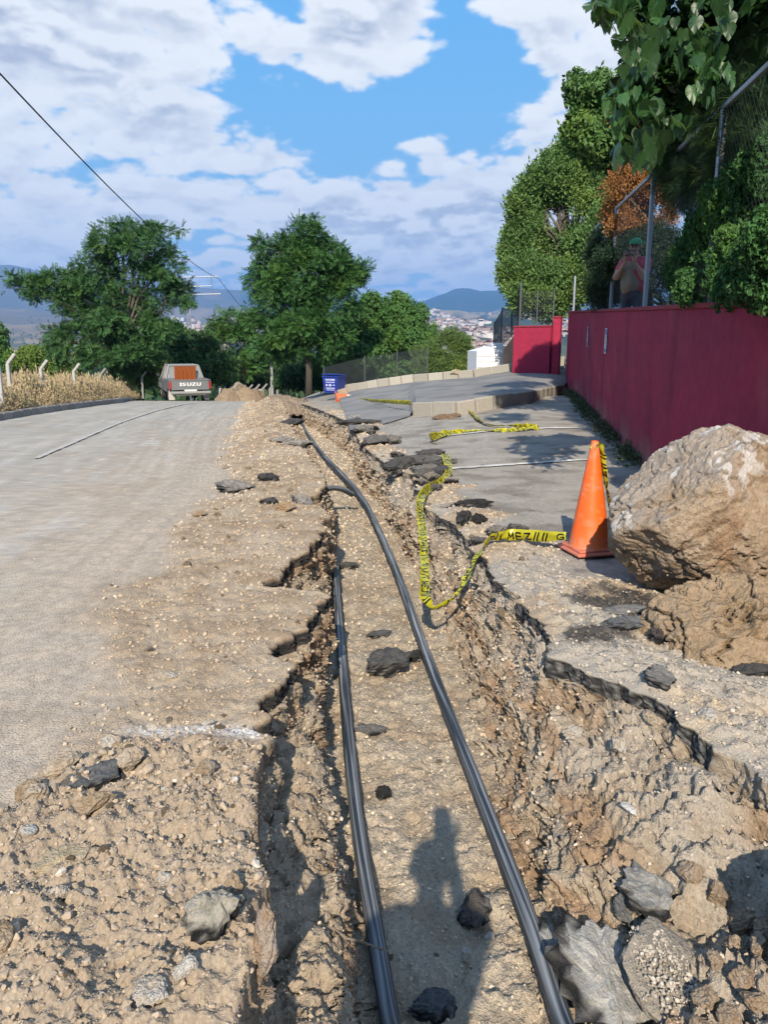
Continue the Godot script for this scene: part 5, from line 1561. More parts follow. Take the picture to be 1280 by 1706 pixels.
func planting() -> void:
	rng.seed = 99
	var f1 := frond()
	var s1 := spray(5, 12, 0.20, 0.10, 0.055)
	var s2 := spray(6, 14, 0.16, 0.075, 0.03)
	var pine := needles(7, 40, 0.16)
	var deep := Color(0.052, 0.138, 0.036)
	var mid := Color(0.065, 0.155, 0.036)
	var light := Color(0.085, 0.165, 0.035)
	var M1 := "trees beyond the crest of the road"
	tree("roadside_tree", "broad open tree with feathery leaves rising above the dry grass at left", M1, Vector3(spot(205, 640, 36).x, crest(36) - 0.1, -36), 0.16, [[45, 478, 36, 42, 17], [95, 470, 36, 42, 24], [110, 505, 36, 34, 24], [150, 455, 36, 42, 34], [175, 405, 36, 40, 24], [205, 385, 36, 40, 20], [262, 384, 36, 34, 13], [225, 425, 36, 60, 36], [275, 440, 36, 42, 30], [297, 488, 36, 28, 22], [245, 495, 36, 52, 42], [175, 515, 36, 66, 45], [115, 570, 36, 48, 40], [185, 580, 36, 62, 45], [250, 560, 36, 50, 38]], 19000, f1, 1.0, Color(0.055, 0.138, 0.042), -0.17)
	tree("roadside_tree", "tall dense round-headed tree standing left of the blue bin", M1, Vector3(spot(514, 650, 32).x, -0.35, -32), 0.13, [[505, 395, 32, 38, 26], [470, 425, 32, 46, 32], [545, 430, 32, 46, 34], [440, 465, 32, 40, 30], [510, 460, 32, 70, 46], [575, 465, 32, 34, 34], [465, 510, 32, 56, 42], [545, 515, 32, 56, 44], [505, 560, 32, 62, 36], [470, 575, 32, 36, 32], [545, 570, 32, 36, 28]], 19000, f1, 0.95, deep, -0.3)
	tree("bushy_tree", "dark leafy bush tree behind the low fence right of the tall round tree", M1, Vector3(spot(640, 630, 37).x, -0.6, -37), 0.12, [[650, 520, 37, 46, 26], [610, 530, 37, 36, 30], [685, 560, 37, 36, 36], [630, 575, 37, 60, 44], [590, 590, 37, 40, 36], [670, 600, 37, 50, 28], [668, 512, 37, 12, 18], [560, 610, 37, 30, 20]], 9000, s1, 1.25, mid, -0.28)
	tree("feathery_shrub", "pale green feathery shrub at the right end of the low fence", M1, Vector3(spot(745, 625, 33).x, -0.1, -33), 0.05, [[740, 580, 33, 36, 24], [765, 598, 33, 24, 24], [715, 600, 33, 26, 24], [745, 610, 33, 36, 16]], 3200, s2, 1.1, Color(0.12, 0.20, 0.055), -0.3)
	tree("young_tree", "slim green tree right behind the parked pickup truck", M1, Vector3(spot(385, 640, 46).x, crest(46), -46), 0.09, [[385, 540, 46, 34, 28], [365, 570, 46, 26, 26], [408, 570, 46, 26, 30], [385, 600, 46, 40, 26]], 3200, f1, 1.2, mid, -0.15)
	tree("leafy_shrub", "yellow-green shrub between the dry grass and the truck", M1, Vector3(spot(235, 640, 39).x, crest(39), -39), 0.06, [[240, 590, 39, 34, 26], [225, 615, 39, 34, 26], [258, 612, 39, 22, 24]], 2600, s1, 1.2, Color(0.12, 0.20, 0.04), -0.25)
	tree("leafy_shrub", "green bushes directly behind the pickup truck cab", M1, Vector3(spot(310, 640, 44).x, crest(44), -44), 0.07, [[290, 560, 44, 44, 26], [320, 590, 44, 44, 30], [345, 615, 44, 40, 26], [280, 605, 44, 34, 34]], 3600, s1, 1.35, Color(0.065, 0.14, 0.038), -0.22)
	tree("leafy_shrub", "bright yellow-green bush beyond the fence posts at the left edge", M1, Vector3(spot(70, 630, 42).x, crest(42) + 0.2, -42), 0.05, [[85, 600, 42, 38, 22], [50, 605, 42, 30, 20], [100, 622, 42, 40, 18]], 2600, s1, 1.2, Color(0.12, 0.195, 0.036), -0.25)
	tree("leafy_shrub", "dark green shrub cut by the left edge of the picture", M1, Vector3(spot(0, 630, 42).x, crest(42) + 0.2, -42), 0.05, [[5, 600, 42, 22, 26], [-25, 585, 42, 30, 36], [20, 625, 42, 30, 18]], 1800, s1, 1.2, mid, -0.25)
	tree("leafy_shrub", "dark bushes behind the dirt heap and the white posts", M1, Vector3(spot(450, 645, 50).x, crest(50), -50), 0.07, [[440, 590, 50, 34, 26], [470, 615, 50, 40, 26], [430, 625, 50, 50, 20], [400, 630, 50, 40, 14]], 3200, s1, 1.5, Color(0.035, 0.085, 0.026), -0.22)
	tree("leafy_shrub", "low green undergrowth behind the blue bin and the tall tree", M1, Vector3(spot(540, 640, 38).x, -0.7, -38), 0.05, [[540, 620, 38, 40, 20], [500, 632, 38, 34, 18], [590, 622, 38, 40, 16]], 2400, s1, 1.2, Color(0.04, 0.095, 0.028), -0.25)
	tree("conifer", "narrow spiky young conifer between the slim tree and the tall tree", M1, Vector3(spot(456, 640, 48).x, crest(48), -48), 0.05, [[456, 585, 48, 8, 16], [456, 610, 48, 14, 16], [456, 630, 48, 18, 14]], 900, f1, 0.9, Color(0.05, 0.11, 0.05), -0.4)
	# garden behind the wall
	var G := "trees and shrubs in the garden behind the red wall"
	tree("garden_tree", "tall light green leafy tree above the sunlit red end wall", G, Vector3(6.6, 1.4, -26.0), 0.13, [[950, 275, 26, 34, 24], [975, 262, 26, 16, 22], [920, 300, 26, 26, 24], [895, 325, 26, 16, 20], [930, 345, 26, 44, 34], [928, 366, 25.6, 34, 30], [975, 340, 26, 46, 40], [880, 368, 26, 20, 26], [868, 340, 26, 7, 16], [905, 395, 26, 40, 34], [870, 415, 26, 24, 26], [955, 410, 26, 50, 40], [1000, 420, 25, 34, 50], [860, 450, 25.5, 18, 20], [890, 455, 25.5, 34, 26], [940, 475, 25, 46, 34], [905, 508, 25, 40, 18], [870, 490, 25, 16, 14], [985, 243, 26, 5, 22], [1004, 252, 26, 5, 20], [962, 252, 26, 5, 18], [938, 258, 26, 5, 22], [913, 280, 26, 6, 22], [892, 302, 26, 5, 20], [877, 322, 26, 4, 18], [861, 345, 26, 4, 20], [853, 415, 26, 4, 22], [849, 440, 26, 4, 18], [858, 385, 26, 4, 18]], 15000, s2, 1.6, Color(0.115, 0.21, 0.06), -0.2, 1.1)
	tree("garden_tree", "mid green tree with drooping leaves above the leafless orange conifer", G, Vector3(5.4, 1.7, -16.5), 0.1, [[985, 160, 15.5, 30, 26], [1020, 190, 15.5, 50, 34], [985, 225, 15.5, 30, 22], [1040, 240, 15.5, 46, 30], [1085, 215, 15.5, 46, 40]], 3600, s1, 0.95, Color(0.075, 0.16, 0.04), -0.2)
	tree("dead_conifer", "dead orange-brown conifer behind the fence above the man's head", G, Vector3(5.2, 1.6, -15.5), 0.07, [[1040, 320, 14.8, 32, 36], [1085, 330, 14.8, 40, 44], [1070, 370, 14.8, 54, 26], [1120, 300, 14.6, 28, 40], [1030, 355, 15, 22, 26], [1060, 180, 14.9, 20, 14], [1048, 205, 14.9, 20, 12]], 4200, s2, 0.8, Color(0.30, 0.135, 0.045), -0.2)
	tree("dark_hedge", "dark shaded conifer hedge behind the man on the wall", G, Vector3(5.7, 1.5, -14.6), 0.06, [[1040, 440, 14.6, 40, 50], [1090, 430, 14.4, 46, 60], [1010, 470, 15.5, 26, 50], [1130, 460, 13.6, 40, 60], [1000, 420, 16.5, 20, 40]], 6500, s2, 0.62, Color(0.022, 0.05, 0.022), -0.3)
	var face := func(rows_in: Array, back: float) -> Array:   # leafy masses that lean over the wall: each at the distance where its line of sight meets the fence
		var out := []
		for r in rows_in:
			out.append([r[0], r[1], minf(1.98 / ((r[0] - 640.0) / 1281.0 - 0.15), 11.0) - back, r[2], r[3]])
		return out
	tree("garden_shrub", "thick dark green shrub spilling over the red wall at right", G, Vector3(3.45, 1.35, -7.4), 0.018, face.call([[1152, 482, 16, 22], [1185, 455, 26, 32], [1215, 478, 34, 26], [1255, 450, 40, 46], [1275, 485, 44, 24], [1290, 400, 44, 40], [1235, 420, 30, 30]], 0.22) + face.call([[1200, 400, 40, 44], [1165, 420, 30, 50], [1245, 350, 50, 60], [1280, 320, 40, 60], [1210, 340, 40, 40], [1140, 460, 24, 40]], -1.1), 12000, s1, 0.36, Color(0.055, 0.14, 0.038), -0.2, 0.9)
	tree("garden_shrub", "dark green garden shrubs behind the near end of the red wall", G, Vector3(3.6, 1.2, -4.6), 0.02, [[1400, 420, 6.2, 80, 80], [1480, 400, 5.4, 100, 90], [1600, 380, 4.8, 110, 110], [1420, 260, 6.6, 90, 90], [1560, 210, 5.8, 120, 100], [1750, 330, 4.3, 120, 120]], 7000, s1, 0.4, Color(0.055, 0.14, 0.038), -0.3)
	tree("pine_tree", "pine with long needles behind the fence at the right edge", G, Vector3(3.9, 1.3, -8.8), 0.05, face.call([[1230, 90, 60, 50], [1180, 170, 44, 36], [1260, 190, 60, 46], [1150, 290, 30, 40], [1200, 280, 44, 40], [1280, 60, 70, 60], [1170, 70, 50, 60], [1130, 150, 36, 50], [1250, 260, 50, 50], [1120, 220, 30, 50], [1150, 230, 40, 40], [1290, 250, 50, 60]], -1.9), 5200, pine, 0.85, Color(0.04, 0.085, 0.03), -0.35)
	# the branch with big leaves that hangs into the picture at the top right
	var foot := Vector3(4.7, 1.2, -7.2)
	var t := tree("broad_leaved_tree", "dark broad-leaved tree hanging into the top right corner", G, foot, 0.0, [[1150, 10, 6.2, 100, 50], [1060, 0, 6.2, 60, 36], [1235, 20, 6.2, 80, 60], [1062, 110, 6.2, 34, 50], [1115, 90, 6.2, 60, 50], [1035, 190, 6.2, 26, 36], [1085, 190, 6.2, 44, 36], [1062, 250, 6.2, 34, 20], [1180, 70, 6.6, 60, 44], [1140, 150, 6.4, 34, 30], [1010, -260, 7.0, 80, 70], [1060, -520, 7.5, 110, 110], [1180, -500, 7.5, 130, 120], [1120, -820, 8.0, 110, 120]], 5200, big_leaf(), 0.105, Color(0.020, 0.058, 0.015), -0.45, 0.15, Color(0.06, 0.05, 0.04))
	var tk := SurfaceTool.new()
	tk.begin(Mesh.PRIMITIVE_TRIANGLES)
	tk.set_color(Color(0.07, 0.06, 0.05))
	tube(tk, PackedVector3Array([Vector3(0, -0.2, 0), Vector3(0.1, 2.0, 0.1), Vector3(-0.3, 4.2, 0.2), Vector3(-1.2, 6.5, 0.0)]), [0.17, 0.14, 0.11, 0.05], 10)
	tube(tk, PackedVector3Array([Vector3(0.0, 3.0, 0.15), Vector3(-0.9, 4.0, 0.5), Vector3(-1.9, 3.5, 0.9)]), [0.06, 0.045, 0.02], 7)
	tk.generate_normals()
	part("trunk", tk.commit(), M.bark, t)
	var bl := big_leaf()
	var masses := [[1050, 10, 70, 30], [1060, 90, 46, 50], [1110, 60, 80, 60], [1040, 170, 36, 50], [1100, 190, 50, 40], [1062, 245, 40, 26], [1170, 110, 70, 60], [1010, 0, 24, 24], [1200, 30, 80, 50]]
	for k in 260:
		var m: Array = masses[k % masses.size()]
		var d := Vector3(rng.randfn(), rng.randfn(), rng.randfn()).normalized() * pow(rng.randf(), 0.4)
		var p := spot(m[0] + d.x * m[2], m[1] + d.y * m[3], 5.75 + d.z * 0.35) - foot
		var q := part("leaf", bl, M.leaf_dark if k % 3 else M.leaf_green, t, p)
		q.basis = Basis.from_euler(Vector3(rng.randf_range(-1.5, -0.5), rng.randf() * TAU, rng.randf_range(-0.5, 0.5))).scaled(Vector3(rng.randf_range(0.7, 1.1), 1.0, 1.0) * rng.randf_range(0.07, 0.145))

# ---------------------------------------------------------------- distant land and town
func land_height(az: float, r: float) -> float:
	var u := 640.0 + 1281.0 * tan(clampf(az, -0.75, 0.75))   # where that bearing meets the photograph
	var right := smoothstep(430.0, 640.0, u)
	var left_h := tab([0, -0.6, 45, -3.2, 110, -9, 250, -16, 600, -17, 1500, -9, 2500, 25, 4000, 110, 6000, 300, 7000, 430, 9000, 250], r)
	var right_h := tab([0, -0.6, 45, -3.0, 110, -12, 250, -28, 600, -36, 1100, -18, 1600, 8, 2500, 45, 3500, 100, 5000, 190, 6000, 300, 9000, 250], r)
	var h := lerpf(left_h, right_h, right)
	# ridge line by bearing, at 7 km
	var sky_v := tab([-400, 470, 0, 462, 120, 474, 240, 480, 330, 488, 420, 492, 560, 520, 640, 522, 690, 514, 725, 502, 750, 492, 770, 486.5, 785, 489, 800, 494, 820, 493, 850, 488, 900, 484, 1000, 492, 1400, 480], u)
	var ridge := (572.0 - sky_v) / 1281.0 * 7000.0
	h = lerpf(h, ridge * 1.0, smoothstep(5200.0, 7000.0, r))
	if r > 7000.0: h -= (r - 7000.0) * 0.12
	var rough := fb.get_noise_2d(r * 0.0011 * sin(az) * 1.0 + 5.0, r * 0.0011 * cos(az))
	h += rough * minf(r * 0.02, 70.0) * (1.0 - smoothstep(6000.0, 7000.0, r) * 0.9)
	h += fb.get_noise_2d(r * 0.005 * sin(az), r * 0.005 * cos(az) + 9.0) * minf(r * 0.004, 14.0)
	return h

func far_land() -> void:
	rng.seed = 15
	var azs := PackedFloat32Array()
	var a := -PI
	while a < PI + 0.001:
		azs.append(a)
		a += 0.005 if absf(a) < 0.55 else 0.06
	azs[azs.size() - 1] = PI
	var rs := PackedFloat32Array([0.5, 6.0, 14.0, 26.0, 40.0, 50.0])
	while rs[rs.size() - 1] < 8200.0: rs.append(rs[rs.size() - 1] * 1.035)
	var P := PackedVector3Array()
	var C := PackedColorArray()
	for r in rs:
		for az in azs:
			var x := sin(az) * r
			var z := -cos(az) * r
			var h := land_height(az, r) if r > 52.0 else minf(land_height(az, r), -2.2 - r * 0.02)
			if absf(az) > 1.2 and r > 52.0: h = lerpf(h, -6.0, smoothstep(1.2, 1.8, absf(az)))
			P.append(Vector3(x, h, z))
			var f1 := fb.get_noise_2d(x * 0.0022, z * 0.0011)
			var f2 := fb.get_noise_2d(x * 0.006 + 50.0, z * 0.0035)
			var c := Color(0.085, 0.095, 0.045).lerp(Color(0.30, 0.235, 0.13), smoothstep(-0.05, 0.25, f1 + f2 * 0.5))
			c = c.lerp(Color(0.045, 0.065, 0.028), smoothstep(0.0, 0.3, f2 - f1 * 0.6))
			if az < -0.18: c = c.lerp(Color(0.20, 0.155, 0.10), smoothstep(1400.0, 3200.0, r) * 0.6)
			c = c.lerp(Color(0.035, 0.055, 0.028), smoothstep(4600.0, 5600.0, r) * (0.95 if az > -0.12 else 0.35))
			if az < -0.2 and r > 900.0 and r < 1500.0: c = c.lerp(Color(0.50, 0.37, 0.19), smoothstep(-0.25, 0.0, f1 + 0.2))
			if r < 500.0: c = c.lerp(Color(0.05, 0.075, 0.028), 0.7)
			C.append(c)
	structure(part("terrain", grid(P, C, azs.size(), rs.size()), M.land), "hazy valley floor, hills and mountains")
	# the town on the slope
	var st := SurfaceTool.new()
	st.begin(Mesh.PRIMITIVE_TRIANGLES)
	st.set_smooth_group(-1)
	st.set_color(Color.WHITE)
	box(st, at(Vector3(0, 0.35, 0)), Vector3(1, 1.1, 1))
	st.set_color(Color(0.80, 0.62, 0.52))
	for s in [-1.0, 1.0]:
		quad(st, Vector3(-0.55, 0.88, 0.55 * s), Vector3(0, 1.2, 0.55 * s), Vector3(0, 1.2, -0.55 * s), Vector3(-0.55, 0.88, -0.55 * s))
		quad(st, Vector3(0, 1.2, 0.55 * s), Vector3(0.55, 0.88, 0.55 * s), Vector3(0.55, 0.88, -0.55 * s), Vector3(0, 1.2, -0.55 * s))
	var house := done(st)
	var places := []
	var tints := []
	while places.size() < 2300:
		var az := rng.randf_range(-0.30, 0.30)
		var r := 1100.0 * pow(4000.0 / 1100.0, rng.randf())
		var x := sin(az) * r
		var z := -cos(az) * r
		var d := fb.get_noise_2d(x * 0.0016 + 3.0, z * 0.0012)
		if d < -0.02 + (0.1 if r < 1500.0 else 0.0): continue
		if az < 0.0 and rng.randf() < 0.55: continue
		var w := rng.randf_range(9.0, 17.0)
		var h := rng.randf_range(6.0, 15.0)
		places.append(Transform3D(Basis(Vector3.UP, rng.randf() * PI).scaled(Vector3(w, h, w * rng.randf_range(0.7, 1.3))), Vector3(x, land_height(az, r) - 1.0, z)))
		tints.append(Color(0.46, 0.42, 0.38).lerp(Color(0.66, 0.63, 0.59), rng.randf()) if rng.randf() < 0.8 else Color(0.5, 0.36, 0.28))
	tag(scatter("town_houses", house, M.land, places, tints), "distant town of pale houses on the slope under the mountain", "town", "", "stuff")
	var clump := spray(44, 70, 0.5, 0.28, 0.2)
	places = []
	tints = []
	while places.size() < 5200:
		var az := rng.randf_range(-0.55, 0.40)
		var r := 62.0 * pow(3600.0 / 62.0, rng.randf())
		var x := sin(az) * r
		var z := -cos(az) * r
		if fb.get_noise_2d(x * 0.004 + 70.0, z * 0.003) < (-0.22 if r < 900.0 else 0.02): continue
		var s := rng.randf_range(4.0, 8.0) * (1.0 if r > 150.0 else 0.7)
		if az < -0.38 and r > 100.0 and r < 1600.0: continue
		places.append(Transform3D(Basis(Vector3.UP, rng.randf() * TAU).scaled(Vector3(s, s * 0.9, s)), Vector3(x, land_height(az, r) + s * 0.35, z)))
		tints.append(mul(Color(0.036, 0.075, 0.026), rng.randf_range(0.7, 1.5)))
	tag(scatter("far_trees", clump, M.leaf, places, tints), "dark trees covering the valley below the town", "trees", "", "stuff")

# ---------------------------------------------------------------- vehicle and street things
func slab(st: SurfaceTool, p: Vector3, s: Vector3, bevel := 0.02) -> void:
	box(st, at(p), s, bevel)

func pickup() -> void:
	var p := Vector3(-8.796, -0.844, -34.000)
	p.y = ground(p.x, p.z) + 0.012
	var o := base("pickup_truck", p, 0.375)
	tag(o, "dusty grey pickup truck parked at the crest of the road", "pickup truck")
	var grey := plain(Color(0.15, 0.16, 0.165), 0.5, 0.15)
	var dusty := plain(Color(0.24, 0.24, 0.23), 0.7)
	var dark := plain(Color(0.02, 0.02, 0.022), 0.7)
	var st := tool_flat()
	# bed: floor, sides, front; open at the top
	slab(st, Vector3(0, 0.62, 1.55), Vector3(1.56, 0.08, 1.66))
	for s in [-1.0, 1.0]: slab(st, Vector3(0.80 * s, 0.80, 1.55), Vector3(0.08, 0.42, 1.68), 0.03)
	slab(st, Vector3(0, 0.82, 0.74), Vector3(1.52, 0.40, 0.05))
	part("bed", done(st), grey, o)
	st = tool_flat()
	# lower body, bonnet and wings
	slab(st, Vector3(0, 0.70, -0.35), Vector3(1.66, 0.56, 2.1), 0.08)
	slab(st, Vector3(0, 0.74, -1.85), Vector3(1.62, 0.50, 1.05), 0.12)
	for s in [-1.0, 1.0]: slab(st, Vector3(0.80 * s, 0.62, -1.5), Vector3(0.12, 0.26, 0.95), 0.05)
	part("body", done(st), grey, o)
	st = tool_flat()
	# cab frame: pillars and roof
	slab(st, Vector3(0, 1.53, -0.2), Vector3(1.28, 0.07, 1.45), 0.03)
	for s in [-1.0, 1.0]:
		tube(st, PackedVector3Array([Vector3(0.78 * s, 0.96, 0.66), Vector3(0.62 * s, 1.51, 0.48)]), [0.05], 6)
		tube(st, PackedVector3Array([Vector3(0.78 * s, 0.96, -0.25), Vector3(0.63 * s, 1.51, -0.25)]), [0.04], 6)
		tube(st, PackedVector3Array([Vector3(0.78 * s, 0.96, -1.35), Vector3(0.62 * s, 1.51, -0.88)]), [0.04], 6)
	tube(st, PackedVector3Array([Vector3(-0.78, 0.97, 0.66), Vector3(0.78, 0.97, 0.66)]), [0.05], 6)
	part("cab", done(st), dusty, o)
	var pane := plain(Color(0.75, 0.8, 0.82), 0.05)
	pane.transparency = BaseMaterial3D.TRANSPARENCY_ALPHA
	pane.albedo_color.a = 0.25
	st = tool_flat()
	quad(st, Vector3(-0.73, 1.0, 0.64), Vector3(0.73, 1.0, 0.64), Vector3(0.58, 1.49, 0.49), Vector3(-0.58, 1.49, 0.49))
	part("rear_window", done(st), pane, o)
	st = tool_flat()
	quad(st, Vector3(-0.73, 1.0, -1.33), Vector3(0.73, 1.0, -1.33), Vector3(0.58, 1.49, -0.9), Vector3(-0.58, 1.49, -0.9))
	part("windscreen", done(st), pane, o)
	for s in [-1.0, 1.0]:
		st = tool_flat()
		quad(st, Vector3(0.77 * s, 1.0, 0.62), Vector3(0.77 * s, 1.0, -1.30), Vector3(0.61 * s, 1.49, -0.88), Vector3(0.61 * s, 1.49, 0.46))
		part("side_window", done(st), pane, o)
	st = tool_flat()
	for x in [-0.3, 0.3]: slab(st, Vector3(x, 1.15, 0.25), Vector3(0.54, 0.62, 0.14), 0.06)
	part("seat_backs", done(st), plain(Color(0.10, 0.05, 0.04), 0.8), o)
	st = tool_flat()
	slab(st, Vector3(0, 0.80, 2.40), Vector3(1.50, 0.42, 0.05), 0.015)
	slab(st, Vector3(0, 0.985, 2.405), Vector3(1.50, 0.05, 0.075), 0.015)
	slab(st, Vector3(0, 0.61, 2.405), Vector3(1.50, 0.04, 0.07), 0.012)
	var gate := part("tailgate", done(st), grey, o)
	var tm := TextMesh.new()
	var font := SystemFont.new()
	font.font_names = PackedStringArray(["Droid Sans"])
	font.font_weight = 700
	tm.font = font
	tm.text = "ISUZU"
	tm.font_size = 32
	tm.pixel_size = 0.0055
	tm.depth = 0.02
	var letters := part("lettering", tm, plain(Color(0.75, 0.76, 0.76), 0.4), gate, Vector3(0, 0.82, 2.43))
	letters.scale = Vector3(1.75, 1.0, 1.0)
	st = tool_flat()
	slab(st, Vector3(0, 0.49, 2.50), Vector3(1.62, 0.11, 0.16), 0.03)
	slab(st, Vector3(0, 0.40, 2.47), Vector3(1.20, 0.05, 0.08), 0.02)
	part("rear_bumper", done(st), dusty, o)
	st = tool_flat()
	slab(st, Vector3(0, 0.56, 2.445), Vector3(0.50, 0.10, 0.012), 0.004)
	part("number_plate", done(st), plain(Color(0.6, 0.6, 0.58), 0.6), o)
	for s in [-1.0, 1.0]:
		st = tool_flat()
		slab(st, Vector3(0.80 * s, 0.78, 2.41), Vector3(0.10, 0.30, 0.05), 0.015)
		part("tail_light", done(st), plain(Color(0.35, 0.03, 0.03), 0.3), o)
		st = tool_flat()
		slab(st, Vector3(0.93 * s, 1.10, -0.95), Vector3(0.14, 0.16, 0.07), 0.03)
		part("wing_mirror", done(st), dark, o)
		for z in [1.45, -1.55]:
			st = tool_flat()
			lathe(st, Transform3D(Basis(Vector3.BACK, PI / 2), Vector3(0.70 * s, 0.33, z)), PackedVector2Array([Vector2(0.19, -0.10), Vector2(0.31, -0.10), Vector2(0.335, -0.06), Vector2(0.335, 0.06), Vector2(0.31, 0.10), Vector2(0.19, 0.10)]), 24)
			var w := part("wheel", done(st), M.rubber, o)
			st = tool_flat()
			lathe(st, Transform3D(Basis(Vector3.BACK, PI / 2), Vector3(0.70 * s, 0.33, z)), PackedVector2Array([Vector2(0.195, -0.085), Vector2(0.15, -0.05), Vector2(0.0, -0.04), Vector2(0.0, 0.04), Vector2(0.15, 0.05), Vector2(0.195, 0.085)]), 20)
			part("rim", done(st), dusty, w)
		st = tool_flat()
		slab(st, Vector3(0.70 * s, 0.36, 1.86), Vector3(0.24, 0.40, 0.02), 0.005)
		part("mud_flap", done(st), plain(Color(0.42, 0.40, 0.37), 0.9), o)
	st = tool_flat()
	slab(st, Vector3(0, 0.42, 0.2), Vector3(0.9, 0.16, 4.2), 0.03)
	part("chassis", done(st), dark, o)
	# load against the cab
	st = tool_flat(Color(0.42, 0.12, 0.035))
	for k in 5: slab(st, Vector3(-0.36 + k * 0.18, 0, 0), Vector3(0.172, 0.84, 0.05), 0.01)
	var bd := part("wooden_panel", done(st), M.bark, null, p + Basis(Vector3.UP, 0.375) * Vector3(0.02, 1.08, 0.83))
	bd.rotation.y = 0.375
	tag(bd, "rust-orange panel standing in the truck bed behind the cab window", "panel")

func heap(called: String, label: String, c: Vector3, r: Vector3, sd: float, a: Color, b: Color) -> void:
	var P := PackedVector3Array()
	var C := PackedColorArray()
	for j in 70:
		for i in 90:
			var x := (i / 44.5 - 1.0) * r.x * 1.25
			var z := (1.0 - j / 34.5) * r.z * 1.25
			var e := sqrt(pow(x / r.x, 2.0) + pow(z / r.z, 2.0))
			var n := fb.get_noise_3d(x * 1.4 + sd, z * 1.4, sd)
			var h := r.y * maxf(0.0, 1.0 - pow(e, 1.3) + n * 0.5) + fb.get_noise_2d(x * 6.0 + sd, z * 6.0) * 0.06 + (0.5 - cell.get_noise_2d(x * 6.0, z * 6.0 + sd)) * 0.07
			var p := Vector3(c.x + x, 0, c.z + z)
			p.y = c.y + h - 0.25 * smoothstep(0.85, 1.2, e)
			P.append(p - c)
			C.append(a.lerp(b, clampf(0.5 + n * 1.5, 0.0, 1.0)))
	tag(part(called, grid(P, C, 90, 70), M.dirt, null, c), label, "dirt heap")

